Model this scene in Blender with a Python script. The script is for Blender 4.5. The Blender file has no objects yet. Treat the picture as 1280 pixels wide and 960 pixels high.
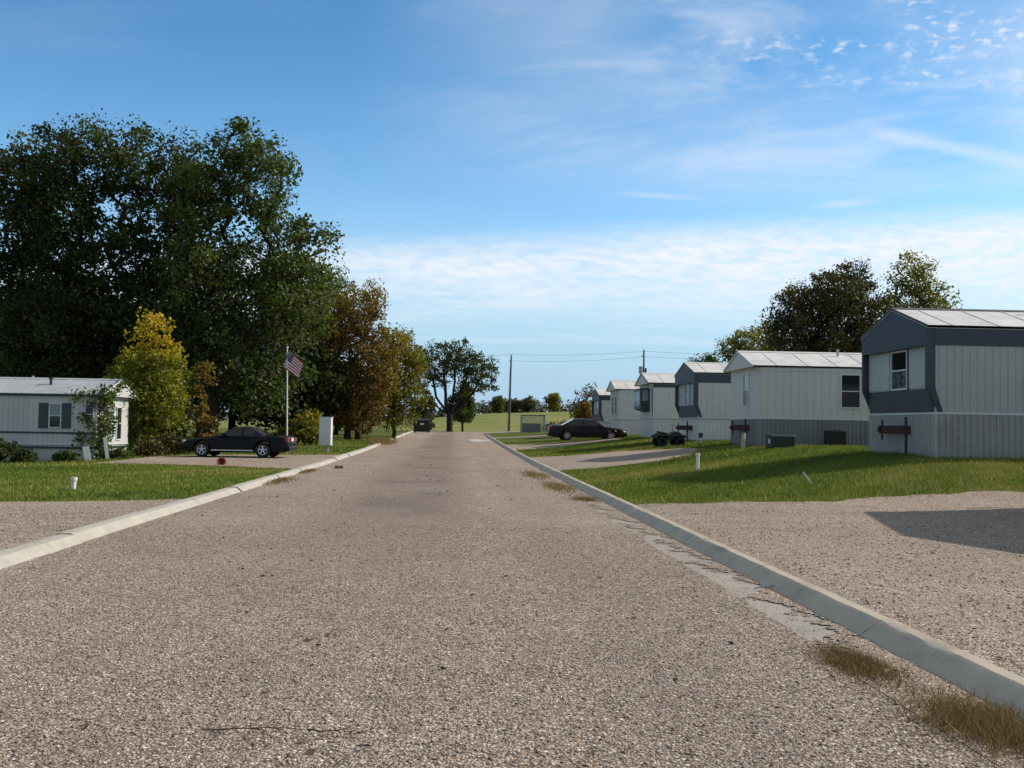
import bpy, math, random
import numpy as np
from mathutils import Vector, Matrix

R = math.radians
random.seed(7)
rng = np.random.default_rng(7)
scene = bpy.context.scene
col = scene.collection

# ------------------------------------------------------------------ camera
F, VX, VY, ROLL, CAMH = 1300.0, 567.0, 530.0, R(1.0), 1.6
d = Vector((VX-640, -(VY-480), -F)).normalized()
u = Vector((math.sin(ROLL), math.cos(ROLL), 0)); u = (u - d*u.dot(d)).normalized()
rt = d.cross(u)
cam_d = bpy.data.cameras.new('camera'); cam = bpy.data.objects.new('camera', cam_d); col.objects.link(cam)
M3 = Matrix((rt, d, u))
cam.matrix_world = Matrix.Translation((0, 0, CAMH)) @ M3.to_4x4()
cam_d.sensor_width = 36; cam_d.sensor_fit = 'HORIZONTAL'; cam_d.lens = F/1280*36
cam_d.clip_start = 0.1; cam_d.clip_end = 9000
scene.camera = cam

# ------------------------------------------------------------------ sun and sky
SUN_EL, SUN_AZ = R(33.5), R(79.0)          # azimuth from +Y towards +X
sdir = Vector((math.cos(SUN_EL)*math.sin(SUN_AZ), math.cos(SUN_EL)*math.cos(SUN_AZ), math.sin(SUN_EL)))
sl = bpy.data.lights.new('sun', 'SUN'); so = bpy.data.objects.new('sun', sl); col.objects.link(so)
sl.energy = 4.6; sl.angle = R(0.55); sl.color = (1.0, 0.90, 0.77)
so.rotation_euler = sdir.to_track_quat('Z', 'Y').to_euler()

class NT:
    """small helper to write node trees"""
    def __init__(s, tree): s.t = tree
    def n(s, kind, **kw):
        nd = s.t.nodes.new(kind)
        for k, v in kw.items(): setattr(nd, k, v)
        return nd
    def link(s, a, b): s.t.links.new(a, b)
    def _in(s, sock, v):
        if hasattr(v, 'is_linked') or hasattr(v, 'links'): s.link(v, sock)
        elif v is not None: sock.default_value = v
    def m(s, op, a, b=None, c=None, clamp=False):
        nd = s.n('ShaderNodeMath', operation=op, use_clamp=clamp)
        s._in(nd.inputs[0], a); s._in(nd.inputs[1], b); s._in(nd.inputs[2], c)
        return nd.outputs[0]
    def step(s, x, a, b, lo=0.0, hi=1.0):
        nd = s.n('ShaderNodeMapRange', interpolation_type='SMOOTHSTEP')
        s._in(nd.inputs[0], x); s._in(nd.inputs[1], a); s._in(nd.inputs[2], b)
        nd.inputs[3].default_value = lo; nd.inputs[4].default_value = hi
        return nd.outputs[0]
    def comb(s, x, y, z=0.0):
        nd = s.n('ShaderNodeCombineXYZ')
        s._in(nd.inputs[0], x); s._in(nd.inputs[1], y); s._in(nd.inputs[2], z)
        return nd.outputs[0]
    def noise(s, vec, scale, detail=3.0, rough=0.55, dist=0.0, out='Fac'):
        nd = s.n('ShaderNodeTexNoise')
        if vec is not None: s.link(vec, nd.inputs['Vector'])
        nd.inputs['Scale'].default_value = scale; nd.inputs['Detail'].default_value = detail
        nd.inputs['Roughness'].default_value = rough; nd.inputs['Distortion'].default_value = dist
        return nd.outputs[out]
    def voro(s, vec, scale, out='Distance', feature='F1'):
        nd = s.n('ShaderNodeTexVoronoi', feature=feature)
        s.link(vec, nd.inputs['Vector']); nd.inputs['Scale'].default_value = scale
        return nd.outputs[out]
    def ramp(s, fac, stops, interp='LINEAR'):
        nd = s.n('ShaderNodeValToRGB'); cr = nd.color_ramp; cr.interpolation = interp
        while len(cr.elements) < len(stops): cr.elements.new(0.5)
        for e, (p, c) in zip(cr.elements, stops):
            e.position = p; e.color = (c[0], c[1], c[2], 1)
        s.link(fac, nd.inputs[0]); return nd.outputs[0]
    def mix(s, fac, a, b, blend='MIX'):
        nd = s.n('ShaderNodeMix', data_type='RGBA', blend_type=blend)
        s._in(nd.inputs[0], fac)
        for sock, v in ((nd.inputs[6], a), (nd.inputs[7], b)):
            if isinstance(v, tuple): sock.default_value = (v[0], v[1], v[2], 1)
            else: s.link(v, sock)
        return nd.outputs[2]

w = bpy.data.worlds.new('World'); scene.world = w; w.use_nodes = True
w.node_tree.nodes.clear(); N = NT(w.node_tree)
sky = N.n('ShaderNodeTexSky', sky_type='NISHITA', sun_disc=False, sun_elevation=SUN_EL, sun_rotation=SUN_AZ,
          altitude=200, air_density=1.0, dust_density=0.5, ozone_density=1.5)
tc = N.n('ShaderNodeTexCoord'); sp = N.n('ShaderNodeSeparateXYZ'); N.link(tc.outputs['Generated'], sp.inputs[0])
X, Y, Z = sp.outputs
Yp = N.m('MAXIMUM', Y, 0.05)
U = N.m('DIVIDE', X, Yp); V = N.m('DIVIDE', Z, Yp)
front = N.step(Y, 0.15, 0.5)
# altocumulus bank
warp = N.noise(N.comb(N.m('MULTIPLY', U, 5.0), N.m('MULTIPLY', V, 22.0)), 1.0, 4)
warp2 = N.m('MULTIPLY', N.m('SUBTRACT', warp, 0.5), 0.034)
top = N.m('ADD', N.m('MULTIPLY_ADD', U, 0.075, 0.182), warp2)
bt = N.step(N.m('SUBTRACT', top, V), -0.012, 0.032)
bb = N.step(N.m('ADD', V, N.m('MULTIPLY', warp2, 1.6)), 0.07, 0.17)
Vt = N.m('MULTIPLY_ADD', U, -0.10, V)
rip = N.noise(N.comb(N.m('MULTIPLY', N.m('MULTIPLY_ADD', V, 1.6, U), 42.0), N.m('MULTIPLY', Vt, 135.0)), 1.0, 3, 0.5, 0.3)
rip2 = N.noise(N.comb(N.m('MULTIPLY', U, 7.0), N.m('MULTIPLY', Vt, 45.0), 3.3), 1.0, 3)
ripf = N.m('MULTIPLY_ADD', N.step(rip, 0.34, 0.62), 0.30, 0.44)
ripf = N.m('ADD', ripf, N.m('MULTIPLY', N.step(rip2, 0.35, 0.65), 0.26))
bank = N.m('MULTIPLY', N.m('MULTIPLY', bt, bb), ripf)
# thin streaks under the bank
st = N.noise(N.comb(N.m('MULTIPLY', U, 4.0), N.m('MULTIPLY', V, 90.0), 9.0), 1.0, 3)
low = N.m('MULTIPLY', N.m('MULTIPLY', N.step(st, 0.5, 0.72), N.step(V, 0.05, 0.10)), N.m('MULTIPLY', N.step(V, 0.16, 0.12), 0.45))
# cirrus veil, upper right
ci = N.noise(N.comb(N.m('MULTIPLY', N.m('MULTIPLY_ADD', V, 0.8, U), 3.2), N.m('MULTIPLY', N.m('MULTIPLY_ADD', U, -0.18, V), 15.0), 1.7), 1.0, 7, 0.62, 0.5)
veil = N.m('MULTIPLY', N.step(ci, 0.42, 0.72), N.m('MULTIPLY', N.step(U, -0.12, 0.18), N.step(V, 0.2, 0.28)))
veil = N.m('MULTIPLY', veil, 0.36)
softn = N.noise(N.comb(N.m('MULTIPLY', U, 2.6), N.m('MULTIPLY', V, 5.0), 12.4), 1.0, 3, 0.5)
veil3 = N.m('MULTIPLY', N.m('MULTIPLY', N.step(softn, 0.28, 0.66), N.step(U, -0.12, 0.2)), N.m('MULTIPLY', N.step(V, 0.20, 0.31), 0.36))
ci2 = N.noise(N.comb(N.m('MULTIPLY', U, 2.2), N.m('MULTIPLY', V, 9.0), 5.1), 1.0, 5, 0.6)
veil2 = N.m('MULTIPLY', N.m('MULTIPLY', N.step(ci2, 0.45, 0.75), N.step(V, 0.14, 0.26)), 0.06)
# small cloudlets
sc_n = N.noise(N.comb(N.m('MULTIPLY', U, 62.0), N.m('MULTIPLY', N.m('MULTIPLY_ADD', U, -0.12, V), 125.0), 2.0), 1.0, 2, 0.5)
sc_m = N.noise(N.comb(N.m('MULTIPLY', U, 7.0), N.m('MULTIPLY', V, 18.0), 7.0), 1.0, 2)
cl = N.m('MULTIPLY', N.m('MULTIPLY', N.step(sc_n, 0.48, 0.78), N.step(sc_m, 0.40, 0.56)), N.m('MULTIPLY', N.step(U, 0.2, 0.36), N.m('MULTIPLY', N.step(V, 0.325, 0.36), N.step(V, 0.52, 0.46))))
cl = N.m('MULTIPLY', cl, 0.75)
# contrail and two wisps
def streak(u0, v0, slope, wd, ua, ub, amt, seed):
    line = N.m('ABSOLUTE', N.m('SUBTRACT', V, N.m('MULTIPLY_ADD', N.m('SUBTRACT', U, u0), slope, v0)))
    nn = N.noise(N.comb(N.m('MULTIPLY', U, 26.0), N.m('MULTIPLY', V, 160.0), seed), 1.0, 3)
    width = N.m('MULTIPLY_ADD', nn, wd*1.6, wd*0.2)
    e = N.step(N.m('DIVIDE', line, width), 1.0, 0.0)
    e = N.m('MULTIPLY', e, N.m('MULTIPLY', N.step(U, ua, ua+0.05), N.step(U, ub, ub-0.05)))
    return N.m('MULTIPLY', e, amt)
tr = streak(0.40, 0.298, -0.17, 0.0125, 0.385, 0.95, 0.36, 1.0)
w1 = streak(0.38, 0.223, 0.10, 0.007, 0.335, 0.43, 0.36, 4.0)
w2 = streak(0.2, 0.226, -0.02, 0.005, 0.14, 0.25, 0.25, 6.0)
w3 = streak(0.5, 0.35, 0.16, 0.007, 0.4, 0.62, 0.16, 8.0)
tot = bank
for q in (low, veil3, veil, veil2, cl, tr, w1, w2, w3):
    tot = N.m('SUBTRACT', N.m('ADD', tot, q), N.m('MULTIPLY', tot, q))
tot = N.m('MULTIPLY', tot, front)
hs = N.n('ShaderNodeHueSaturation'); hs.inputs['Saturation'].default_value = 1.03
N.link(sky.outputs[0], hs.inputs['Color'])
tint = N.mix(N.step(Z, 0.10, 0.42), (1.28, 1.64, 1.80), (0.62, 1.22, 1.50))
skyb = N.mix(1.0, hs.outputs[0], tint, 'MULTIPLY')
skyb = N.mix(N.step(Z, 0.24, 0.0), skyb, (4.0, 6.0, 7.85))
skyb = N.mix(N.m('MULTIPLY', N.step(Z, 0.43, 0.66), 0.85), skyb, (3.2, 3.35, 3.65))  # unseen overhead sky greyed so the ambient light turns less blue
skyb = N.mix(N.m('MULTIPLY', N.step(Y, 0.1, -0.35), 0.6), skyb, (3.4, 3.75, 4.2))  # unseen sky behind the camera whitened too, to neutralise the fill
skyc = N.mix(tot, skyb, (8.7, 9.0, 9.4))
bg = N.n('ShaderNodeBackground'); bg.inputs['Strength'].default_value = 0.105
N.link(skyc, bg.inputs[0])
wo = N.n('ShaderNodeOutputWorld'); N.link(bg.outputs[0], wo.inputs[0])

vs = scene.view_settings
scene.display_settings.display_device = 'sRGB'
vs.view_transform = 'Standard'; vs.look = 'None'; vs.exposure = 0.0; vs.gamma = 1.0; vs.use_curve_mapping = False

# ------------------------------------------------------------------ terrain
def ss(a, b, x):
    t = np.clip((np.asarray(x, float)-a)/(b-a), 0, 1); return t*t*(3-2*t)
def H(x, y):
    x = np.asarray(x, float); y = np.asarray(y, float)
    zy = 0.62*ss(35, 140, y)
    t = 0.55*np.clip((x-3.5)/8.6, 0, 1)+0.45*ss(4.6, 12.8, x)
    g = 0.16+0.84*ss(16.5, 27, y)
    plat = 0.97*g
    right = 0.12*ss(3.2, 3.42, x)
    left = 0.09*ss(-4.8, -5.05, x) - 0.28*ss(-10, -17, x)*(1-ss(60, 100, y))
    z = zy*(1-t) + np.maximum(plat, zy)*t + (right*(1-t)+left)*(1-ss(110, 135, y))
    hx = np.interp(x, [-400, -60, -28, 10, 43, 120, 500], [0.4, 0.9, 1.7, 4.9, 6.2, 7.0, 7.5])
    z = z + hx*ss(140, 430, y)
    return z
def Hs(x, y): return float(H(x, y))

def mesh_obj(name, verts, faces, mat, parent=None, smooth=False):
    me = bpy.data.meshes.new(name)
    verts = np.asarray(verts, np.float32)
    if isinstance(faces, np.ndarray):
        nf, k = faces.shape
        me.vertices.add(len(verts)); me.vertices.foreach_set('co', verts.ravel())
        me.loops.add(nf*k); me.loops.foreach_set('vertex_index', faces.astype(np.int32).ravel())
        me.polygons.add(nf); me.polygons.foreach_set('loop_start', np.arange(0, nf*k, k, dtype=np.int32))
        me.update(calc_edges=True)
    else:
        me.from_pydata(verts.tolist(), [], faces); me.update()
    for mm in (mat if isinstance(mat, (list, tuple)) else [mat]): me.materials.append(mm)
    if smooth is not False:
        me.polygons.foreach_set('use_smooth', np.ones(len(me.polygons), bool))
        if smooth is not True: me.set_sharp_from_angle(angle=R(smooth))
    o = bpy.data.objects.new(name, me); col.objects.link(o)
    if parent: o.parent = parent
    return o

def tag(o, label=None, cat=None, group=None, kind=None):
    if label: o['label'] = label
    if cat: o['category'] = cat
    if group: o['group'] = group
    if kind: o['kind'] = kind
    return o
def empty(name, loc, rz=0.0, label=None, cat=None, group=None):
    o = bpy.data.objects.new(name, None); col.objects.link(o)
    o.location = loc; o.rotation_euler = (0, 0, rz); o.empty_display_size = 0.2
    return tag(o, label, cat, group)

class MB:
    def __init__(s): s.v = []; s.f = []
    def add(s, vs_, fs_):
        b = len(s.v); s.v += [tuple(p) for p in vs_]; s.f += [tuple(i+b for i in f) for f in fs_]; return s
    def box(s, x0, x1, y0, y1, z0, z1):
        return s.add([(x0,y0,z0),(x1,y0,z0),(x1,y1,z0),(x0,y1,z0),(x0,y0,z1),(x1,y0,z1),(x1,y1,z1),(x0,y1,z1)],
                     [(0,3,2,1),(4,5,6,7),(0,1,5,4),(1,2,6,5),(2,3,7,6),(3,0,4,7)])
    def prism_x(s, pts_yz, x0, x1):
        n = len(pts_yz)
        vs_ = [(x0,y,z) for y,z in pts_yz]+[(x1,y,z) for y,z in pts_yz]
        return s.add(vs_, [tuple(range(n)), tuple(range(2*n-1, n-1, -1))]+[(i, i+n, (i+1)%n+n, (i+1)%n) for i in range(n)])
    def prism_y(s, pts_xz, y0, y1):
        n = len(pts_xz)
        vs_ = [(x,y0,z) for x,z in pts_xz]+[(x,y1,z) for x,z in pts_xz]
        return s.add(vs_, [tuple(range(n)), tuple(range(2*n-1, n-1, -1))]+[(i, i+n, (i+1)%n+n, (i+1)%n) for i in range(n)])
    def tube(s, p0, p1, r0, r1=None, n=8, caps=True):
        r1 = r0 if r1 is None else r1
        p0 = Vector(p0); p1 = Vector(p1); a = (p1-p0).normalized()
        b = a.orthogonal().normalized(); c = a.cross(b)
        vs_ = []
        for p, r in ((p0, r0), (p1, r1)):
            for k in range(n):
                t = 2*math.pi*k/n; vs_.append(p+(b*math.cos(t)+c*math.sin(t))*r)
        fs_ = [(k, (k+1)%n, (k+1)%n+n, k+n) for k in range(n)]
        if caps: fs_ += [tuple(range(n-1, -1, -1)), tuple(range(n, 2*n))]
        return s.add(vs_, fs_)
    def lathe(s, prof, axis='z', n=20, at=(0, 0, 0)):
        vs_ = []
        for r, h in prof:
            for k in range(n):
                t = 2*math.pi*k/n; a, b = r*math.cos(t), r*math.sin(t)
                p = (a, b, h) if axis == 'z' else (a, h, b)
                vs_.append((p[0]+at[0], p[1]+at[1], p[2]+at[2]))
        fs_ = []
        for i in range(len(prof)-1):
            for k in range(n):
                fs_.append((i*n+k, i*n+(k+1)%n, (i+1)*n+(k+1)%n, (i+1)*n+k))
        return s.add(vs_, fs_)
    def build(s, name, mat, parent=None, smooth=False, bevel=0.0):
        o = mesh_obj(name, s.v, s.f, mat, parent, smooth)
        if bevel:
            b = o.modifiers.new('b', 'BEVEL'); b.width = bevel; b.segments = 2; b.limit_method = 'ANGLE'
        return o

# ------------------------------------------------------------------ materials
def mat(name):
    m = bpy.data.materials.new(name); m.use_nodes = True; m.node_tree.nodes.clear(); return m, NT(m.node_tree)
def finish(m, N, color, rough=0.6, bump=None, bdist=0.02, metal=0.0, spec=0.5, coat=0.0, bstr=1.0):
    p = N.n('ShaderNodeBsdfPrincipled'); o = N.n('ShaderNodeOutputMaterial')
    if isinstance(color, tuple): p.inputs['Base Color'].default_value = (*color, 1)
    else: N.link(color, p.inputs['Base Color'])
    N._in(p.inputs['Roughness'], rough); p.inputs['Metallic'].default_value = metal
    p.inputs['Specular IOR Level'].default_value = spec; p.inputs['Coat Weight'].default_value = coat
    if bump is not None:
        b = N.n('ShaderNodeBump'); b.inputs['Distance'].default_value = bdist; b.inputs['Strength'].default_value = bstr
        N.link(bump, b.inputs['Height']); N.link(b.outputs[0], p.inputs['Normal'])
    N.link(p.outputs[0], o.inputs[0]); return m
def objco(N): return N.n('ShaderNodeTexCoord').outputs['Object']

def paint(name, c, rough=0.5, var=0.12, scale=3.0, metal=0.0, spec=0.5, coat=0.0, dirt=0.0, bd=0.0):
    m, N = mat(name); co = objco(N)
    n1 = N.noise(co, scale, 5, 0.6); n2 = N.noise(co, scale*9, 3)
    f = N.m('ADD', N.m('MULTIPLY', n1, 0.7), N.m('MULTIPLY', n2, 0.3))
    lo = tuple(max(0, x*(1-var*1.6)) for x in c); hi = tuple(min(1, x*(1+var*1.6)) for x in c)
    cc = N.ramp(f, [(0.3, lo), (0.7, hi)])
    if dirt:
        dn = N.noise(co, 1.3, 6, 0.7)
        cc = N.mix(N.m('MULTIPLY', N.step(dn, 0.5, 0.75), dirt), cc, (0.12, 0.10, 0.075))
    return finish(m, N, cc, rough, n2 if bd else None, bd, metal, spec, coat)

def siding(name, c, pitch=0.2, dirt=0.25, axis=0):
    m, N = mat(name); co = objco(N)
    s = N.n('ShaderNodeSeparateXYZ'); N.link(co, s.inputs[0])
    a = N.m('ADD', s.outputs[0], s.outputs[1])
    fr = N.m('FRACT', N.m('DIVIDE', a, pitch))
    groove = N.step(N.m('ABSOLUTE', N.m('SUBTRACT', fr, 0.5)), 0.43, 0.48)
    pid = N.m('FLOOR', N.m('DIVIDE', a, pitch*6))
    wn = N.n('ShaderNodeTexWhiteNoise', noise_dimensions='1D'); N.link(pid, wn.inputs['W'])
    n1 = N.noise(co, 0.9, 5, 0.6)
    sm = N.n('ShaderNodeMapping'); sm.inputs['Scale'].default_value = (5, 5, 0.35); N.link(co, sm.inputs[0])
    strk = N.noise(sm.outputs[0], 1.0, 4, 0.6)
    f = N.m('ADD', N.m('MULTIPLY', n1, 0.5), N.m('ADD', N.m('MULTIPLY', wn.outputs[0], 0.18), N.m('MULTIPLY', strk, 0.35)))
    cc = N.ramp(f, [(0.25, tuple(x*0.86 for x in c)), (0.8, tuple(min(1, x*1.07) for x in c))])
    cc = N.mix(N.m('MULTIPLY', N.step(strk, 0.55, 0.8), dirt), cc, (0.17, 0.15, 0.12))
    cc = N.mix(N.m('MULTIPLY', groove, 0.14), cc, tuple(x*0.5 for x in c))
    return finish(m, N, cc, 0.5, N.m('SUBTRACT', 1.0, groove), 0.012)

def leafmat(name, stops, trans=0.42):
    m, N = mat(name)
    at = N.n('ShaderNodeAttribute', attribute_name='tint')
    cc = N.ramp(at.outputs['Fac'], stops)
    df = N.n('ShaderNodeBsdfPrincipled'); N.link(cc, df.inputs['Base Color']); df.inputs['Roughness'].default_value = 0.55
    df.inputs['Specular IOR Level'].default_value = 0.35
    tl = N.n('ShaderNodeBsdfTranslucent')
    tcol = N.mix(1.0, cc, (1.05, 1.15, 0.5), 'MULTIPLY'); N.link(tcol, tl.inputs[0])
    mx = N.n('ShaderNodeMixShader'); mx.inputs[0].default_value = trans
    N.link(df.outputs[0], mx.inputs[1]); N.link(tl.outputs[0], mx.inputs[2])
    o = N.n('ShaderNodeOutputMaterial'); N.link(mx.outputs[0], o.inputs[0]); return m

def glass(name, c=(0.012, 0.016, 0.02), rough=0.06, curtain=None):
    m, N = mat(name); co = objco(N)
    cc = c
    if curtain:
        nn = N.noise(co, 9, 4, 0.7)
        cc = N.ramp(nn, [(0.42, c), (0.6, curtain)])
    bn = N.noise(co, 1.5, 2)
    return finish(m, N, cc, rough, bn, 0.004, 0.0, 0.6)

def gravelmat(name, tone=1.0, tracks=True, scale=48.0):
    m, N = mat(name)
    g = N.n('ShaderNodeNewGeometry'); co = g.outputs['Position']
    wv = N.noise(co, 30, 2, out='Color')
    mp = N.n('ShaderNodeVectorMath', operation='MULTIPLY_ADD'); N.link(wv, mp.inputs[0]); mp.inputs[1].default_value = (0.012,)*3; N.link(co, mp.inputs[2])
    v1 = N.n('ShaderNodeTexVoronoi'); N.link(mp.outputs[0], v1.inputs['Vector']); v1.inputs['Scale'].default_value = scale
    v2 = N.n('ShaderNodeTexVoronoi'); N.link(mp.outputs[0], v2.inputs['Vector']); v2.inputs['Scale'].default_value = scale*2.3
    s1 = N.n('ShaderNodeSeparateXYZ'); N.link(v1.outputs['Color'], s1.inputs[0])
    s2 = N.n('ShaderNodeSeparateXYZ'); N.link(v2.outputs['Color'], s2.inputs[0])
    stops = [(0.0, (0.055, 0.040, 0.032)), (0.2, (0.17, 0.13, 0.102)), (0.42, (0.30, 0.238, 0.193)), (0.62, (0.35, 0.27, 0.215)),
             (0.8, (0.37, 0.335, 0.30)), (0.92, (0.50, 0.43, 0.365)), (1.0, (0.64, 0.575, 0.51))]
    c1 = N.ramp(s1.outputs[0], stops); c2 = N.ramp(s2.outputs[1], stops)
    c = N.mix(N.step(s1.outputs[2], 0.42, 0.5), c1, c2)
    big = N.noise(co, 0.33, 5, 0.6); mid = N.noise(co, 1.9, 4, 0.6)
    f = N.m('ADD', N.m('MULTIPLY', big, 0.65), N.m('MULTIPLY', mid, 0.35))
    tonec = N.ramp(f, [(0.3, (1.12*tone, 1.08*tone, 1.0*tone)), (0.5, (1.48*tone, 1.43*tone, 1.34*tone)), (0.72, (1.82*tone, 1.76*tone, 1.65*tone))])
    c = N.mix(1.0, c, tonec, 'MULTIPLY')
    if tracks:
        s = N.n('ShaderNodeSeparateXYZ'); N.link(co, s.inputs[0])
        xs = N.m('MULTIPLY_ADD', N.m('SUBTRACT', N.noise(co, 0.12, 2), 0.5), 1.6, s.outputs[0])
        band = N.m('MULTIPLY', N.step(xs, -3.0, -1.4), N.step(xs, 0.9, -0.5))
        ylim = N.m('MULTIPLY', N.step(s.outputs[1], 7, 22), N.step(big, 0.22, 0.66))
        c = N.mix(N.m('MULTIPLY', N.m('MULTIPLY', band, ylim), 0.8), c, (0.205, 0.158, 0.132))
        t2 = N.m('MULTIPLY', N.step(xs, 0.9, 1.3), N.step(xs, 2.1, 1.6))
        c = N.mix(N.m('MULTIPLY', N.m('MULTIPLY', t2, N.step(mid, 0.35, 0.6)), 0.25), c, (0.2, 0.16, 0.145))
    sm = N.n('ShaderNodeMapping'); sm.inputs['Scale'].default_value = (0.9, 2.6, 1); N.link(co, sm.inputs[0])
    dr = N.noise(sm.outputs[0], 1.0, 7, 0.72)
    c = N.mix(N.m('MULTIPLY', N.step(dr, 0.55, 0.74), 0.5), c, (0.135, 0.11, 0.094))
    fn = N.noise(co, 9.0, 5, 0.7); c = N.mix(N.m('MULTIPLY', N.step(fn, 0.54, 0.7), 0.45), c, (0.125, 0.10, 0.085))
    gap = N.step(v1.outputs['Distance'], 0.35, 0.62)
    c = N.mix(N.m('MULTIPLY', gap, 0.5), c, (0.10, 0.08, 0.068))
    h = N.m('ADD', N.m('MULTIPLY', v1.outputs['Distance'], -1.0), N.m('MULTIPLY', v2.outputs['Distance'], -0.45))
    h = N.m('ADD', h, N.m('MULTIPLY', mid, 1.2))
    return finish(m, N, c, 0.85, h, 0.0145, spec=0.2)

def concrete(name, c, bd=0.01, cracks=False):
    m, N = mat(name); g = N.n('ShaderNodeNewGeometry'); co = g.outputs['Position']
    n1 = N.noise(co, 1.2, 6, 0.65); n2 = N.noise(co, 60, 3); n3 = N.noise(co, 7, 5, 0.7)
    f = N.m('ADD', N.m('MULTIPLY', n1, 0.5), N.m('ADD', N.m('MULTIPLY', n3, 0.35), N.m('MULTIPLY', n2, 0.15)))
    cc = N.ramp(f, [(0.3, tuple(x*0.66 for x in c)), (0.5, c), (0.75, tuple(x*1.22 for x in c))])
    sn = N.noise(co, 2.6, 6, 0.75); cc = N.mix(N.m('MULTIPLY', N.step(sn, 0.56, 0.72), 0.5), cc, tuple(x*0.42 for x in c))
    pit = N.voro(co, 26.0); cc = N.mix(N.m('MULTIPLY', N.step(pit, 0.16, 0.06), 0.55), cc, tuple(x*0.35 for x in c))
    vv = N.n('ShaderNodeTexVoronoi', feature='DISTANCE_TO_EDGE'); N.link(co, vv.inputs['Vector']); vv.inputs['Scale'].default_value = 0.55
    cr = N.m('MULTIPLY', N.step(vv.outputs['Distance'], 0.014, 0.0), 0.6)
    if cracks: cc = N.mix(cr, cc, (0.09, 0.08, 0.07))
    return finish(m, N, cc, 0.85, f, bd, spec=0.3)

# lawn / field ground
def groundmat():
    m, N = mat('ground'); g = N.n('ShaderNodeNewGeometry'); co = g.outputs['Position']
    s = N.n('ShaderNodeSeparateXYZ'); N.link(co, s.inputs[0])
    n1 = N.noise(co, 0.35, 5, 0.6); n2 = N.noise(co, 5, 5, 0.65); n3 = N.noise(co, 40, 3)
    f = N.m('ADD', N.m('MULTIPLY', n1, 0.45), N.m('ADD', N.m('MULTIPLY', n2, 0.35), N.m('MULTIPLY', n3, 0.2)))
    lawn = N.ramp(f, [(0.3, (0.055, 0.072, 0.012)), (0.5, (0.092, 0.115, 0.018)), (0.7, (0.15, 0.15, 0.035))])
    sm = N.n('ShaderNodeMapping'); sm.inputs['Scale'].default_value = (0.02, 0.06, 0.05); N.link(co, sm.inputs[0])
    n4 = N.noise(sm.outputs[0], 1.0, 5, 0.6)
    f2 = N.m('ADD', N.m('MULTIPLY', n4, 0.6), N.m('MULTIPLY', n1, 0.4))
    field = N.ramp(f2, [(0.35, (0.13, 0.155, 0.034)), (0.5, (0.195, 0.21, 0.055)), (0.65, (0.29, 0.265, 0.095))])
    yy = N.m('MULTIPLY_ADD', N.m('SUBTRACT', n1, 0.5), 30.0, s.outputs[1])
    c = N.mix(N.step(yy, 120, 150), lawn, field)
    return finish(m, N, c, 0.95, f, 0.05, spec=0.1)

M = {}
M['ground'] = groundmat()
M['road'] = gravelmat('road_gravel', 1.0)
M['drive'] = gravelmat('drive_gravel', 1.06, tracks=False)
M['kerb_l'] = concrete('kerb_pale', (0.43, 0.40, 0.345))
M['kerb_r'] = concrete('kerb_grey', (0.47, 0.405, 0.315))
M['gutter'] = concrete('gutter_concrete', (0.34, 0.31, 0.265))
M['grass'] = leafmat('grass_blades', [(0.0, (0.058, 0.090, 0.008)), (0.35, (0.118, 0.168, 0.014)), (0.7, (0.185, 0.225, 0.024)), (1.0, (0.34, 0.275, 0.085))], 0.22)
M['straw'] = leafmat('dry_grass', [(0.0, (0.075, 0.042, 0.020)), (0.5, (0.18, 0.105, 0.045)), (0.85, (0.30, 0.20, 0.095)), (1.0, (0.11, 0.12, 0.03))], 0.3)
M['bark'] = paint('bark', (0.06, 0.048, 0.038), 0.95, 0.3, 4.0, spec=0.1, bd=0.05)
M['bark_far'] = paint('bark_dark', (0.035, 0.03, 0.027), 0.95, 0.3, 4.0, spec=0.1, bd=0.04)
M['leaf_dark'] = leafmat('leaf_dark', [(0.0, (0.020, 0.032, 0.010)), (0.45, (0.044, 0.064, 0.017)), (0.8, (0.076, 0.102, 0.022)), (1.0, (0.115, 0.115, 0.027))])
M['leaf_mid'] = leafmat('leaf_mid', [(0.0, (0.034, 0.054, 0.014)), (0.5, (0.078, 0.110, 0.025)), (0.85, (0.125, 0.15, 0.032)), (1.0, (0.18, 0.16, 0.035))])
M['leaf_young'] = leafmat('leaf_young', [(0.0, (0.08, 0.10, 0.013)), (0.4, (0.20, 0.205, 0.022)), (0.68, (0.37, 0.31, 0.026)), (1.0, (0.54, 0.38, 0.026))])
M['leaf_rust'] = leafmat('leaf_rust', [(0.0, (0.07, 0.055, 0.018)), (0.35, (0.22, 0.118, 0.028)), (0.6, (0.24, 0.175, 0.030)), (0.8, (0.19, 0.185, 0.028)), (1.0, (0.30, 0.26, 0.03))])
M['leaf_gold'] = leafmat('leaf_gold', [(0.0, (0.085, 0.10, 0.016)), (0.5, (0.19, 0.185, 0.022)), (0.8, (0.30, 0.25, 0.026)), (1.0, (0.34, 0.18, 0.035))])
M['leaf_brown'] = leafmat('leaf_brown', [(0.0, (0.034, 0.032, 0.014)), (0.5, (0.078, 0.070, 0.024)), (0.8, (0.125, 0.11, 0.030)), (1.0, (0.20, 0.14, 0.04))])
M['leaf_oak'] = leafmat('leaf_oak', [(0.0, (0.035, 0.048, 0.018)), (0.6, (0.072, 0.092, 0.030)), (1.0, (0.13, 0.115, 0.04))])
M['leaf_far'] = leafmat('leaf_far', [(0.0, (0.06, 0.058, 0.045)), (0.4, (0.10, 0.095, 0.065)), (0.7, (0.13, 0.12, 0.06)), (1.0, (0.19, 0.14, 0.08))])  # grey-brown autumn leaves, lightened in place of distance haze
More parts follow.
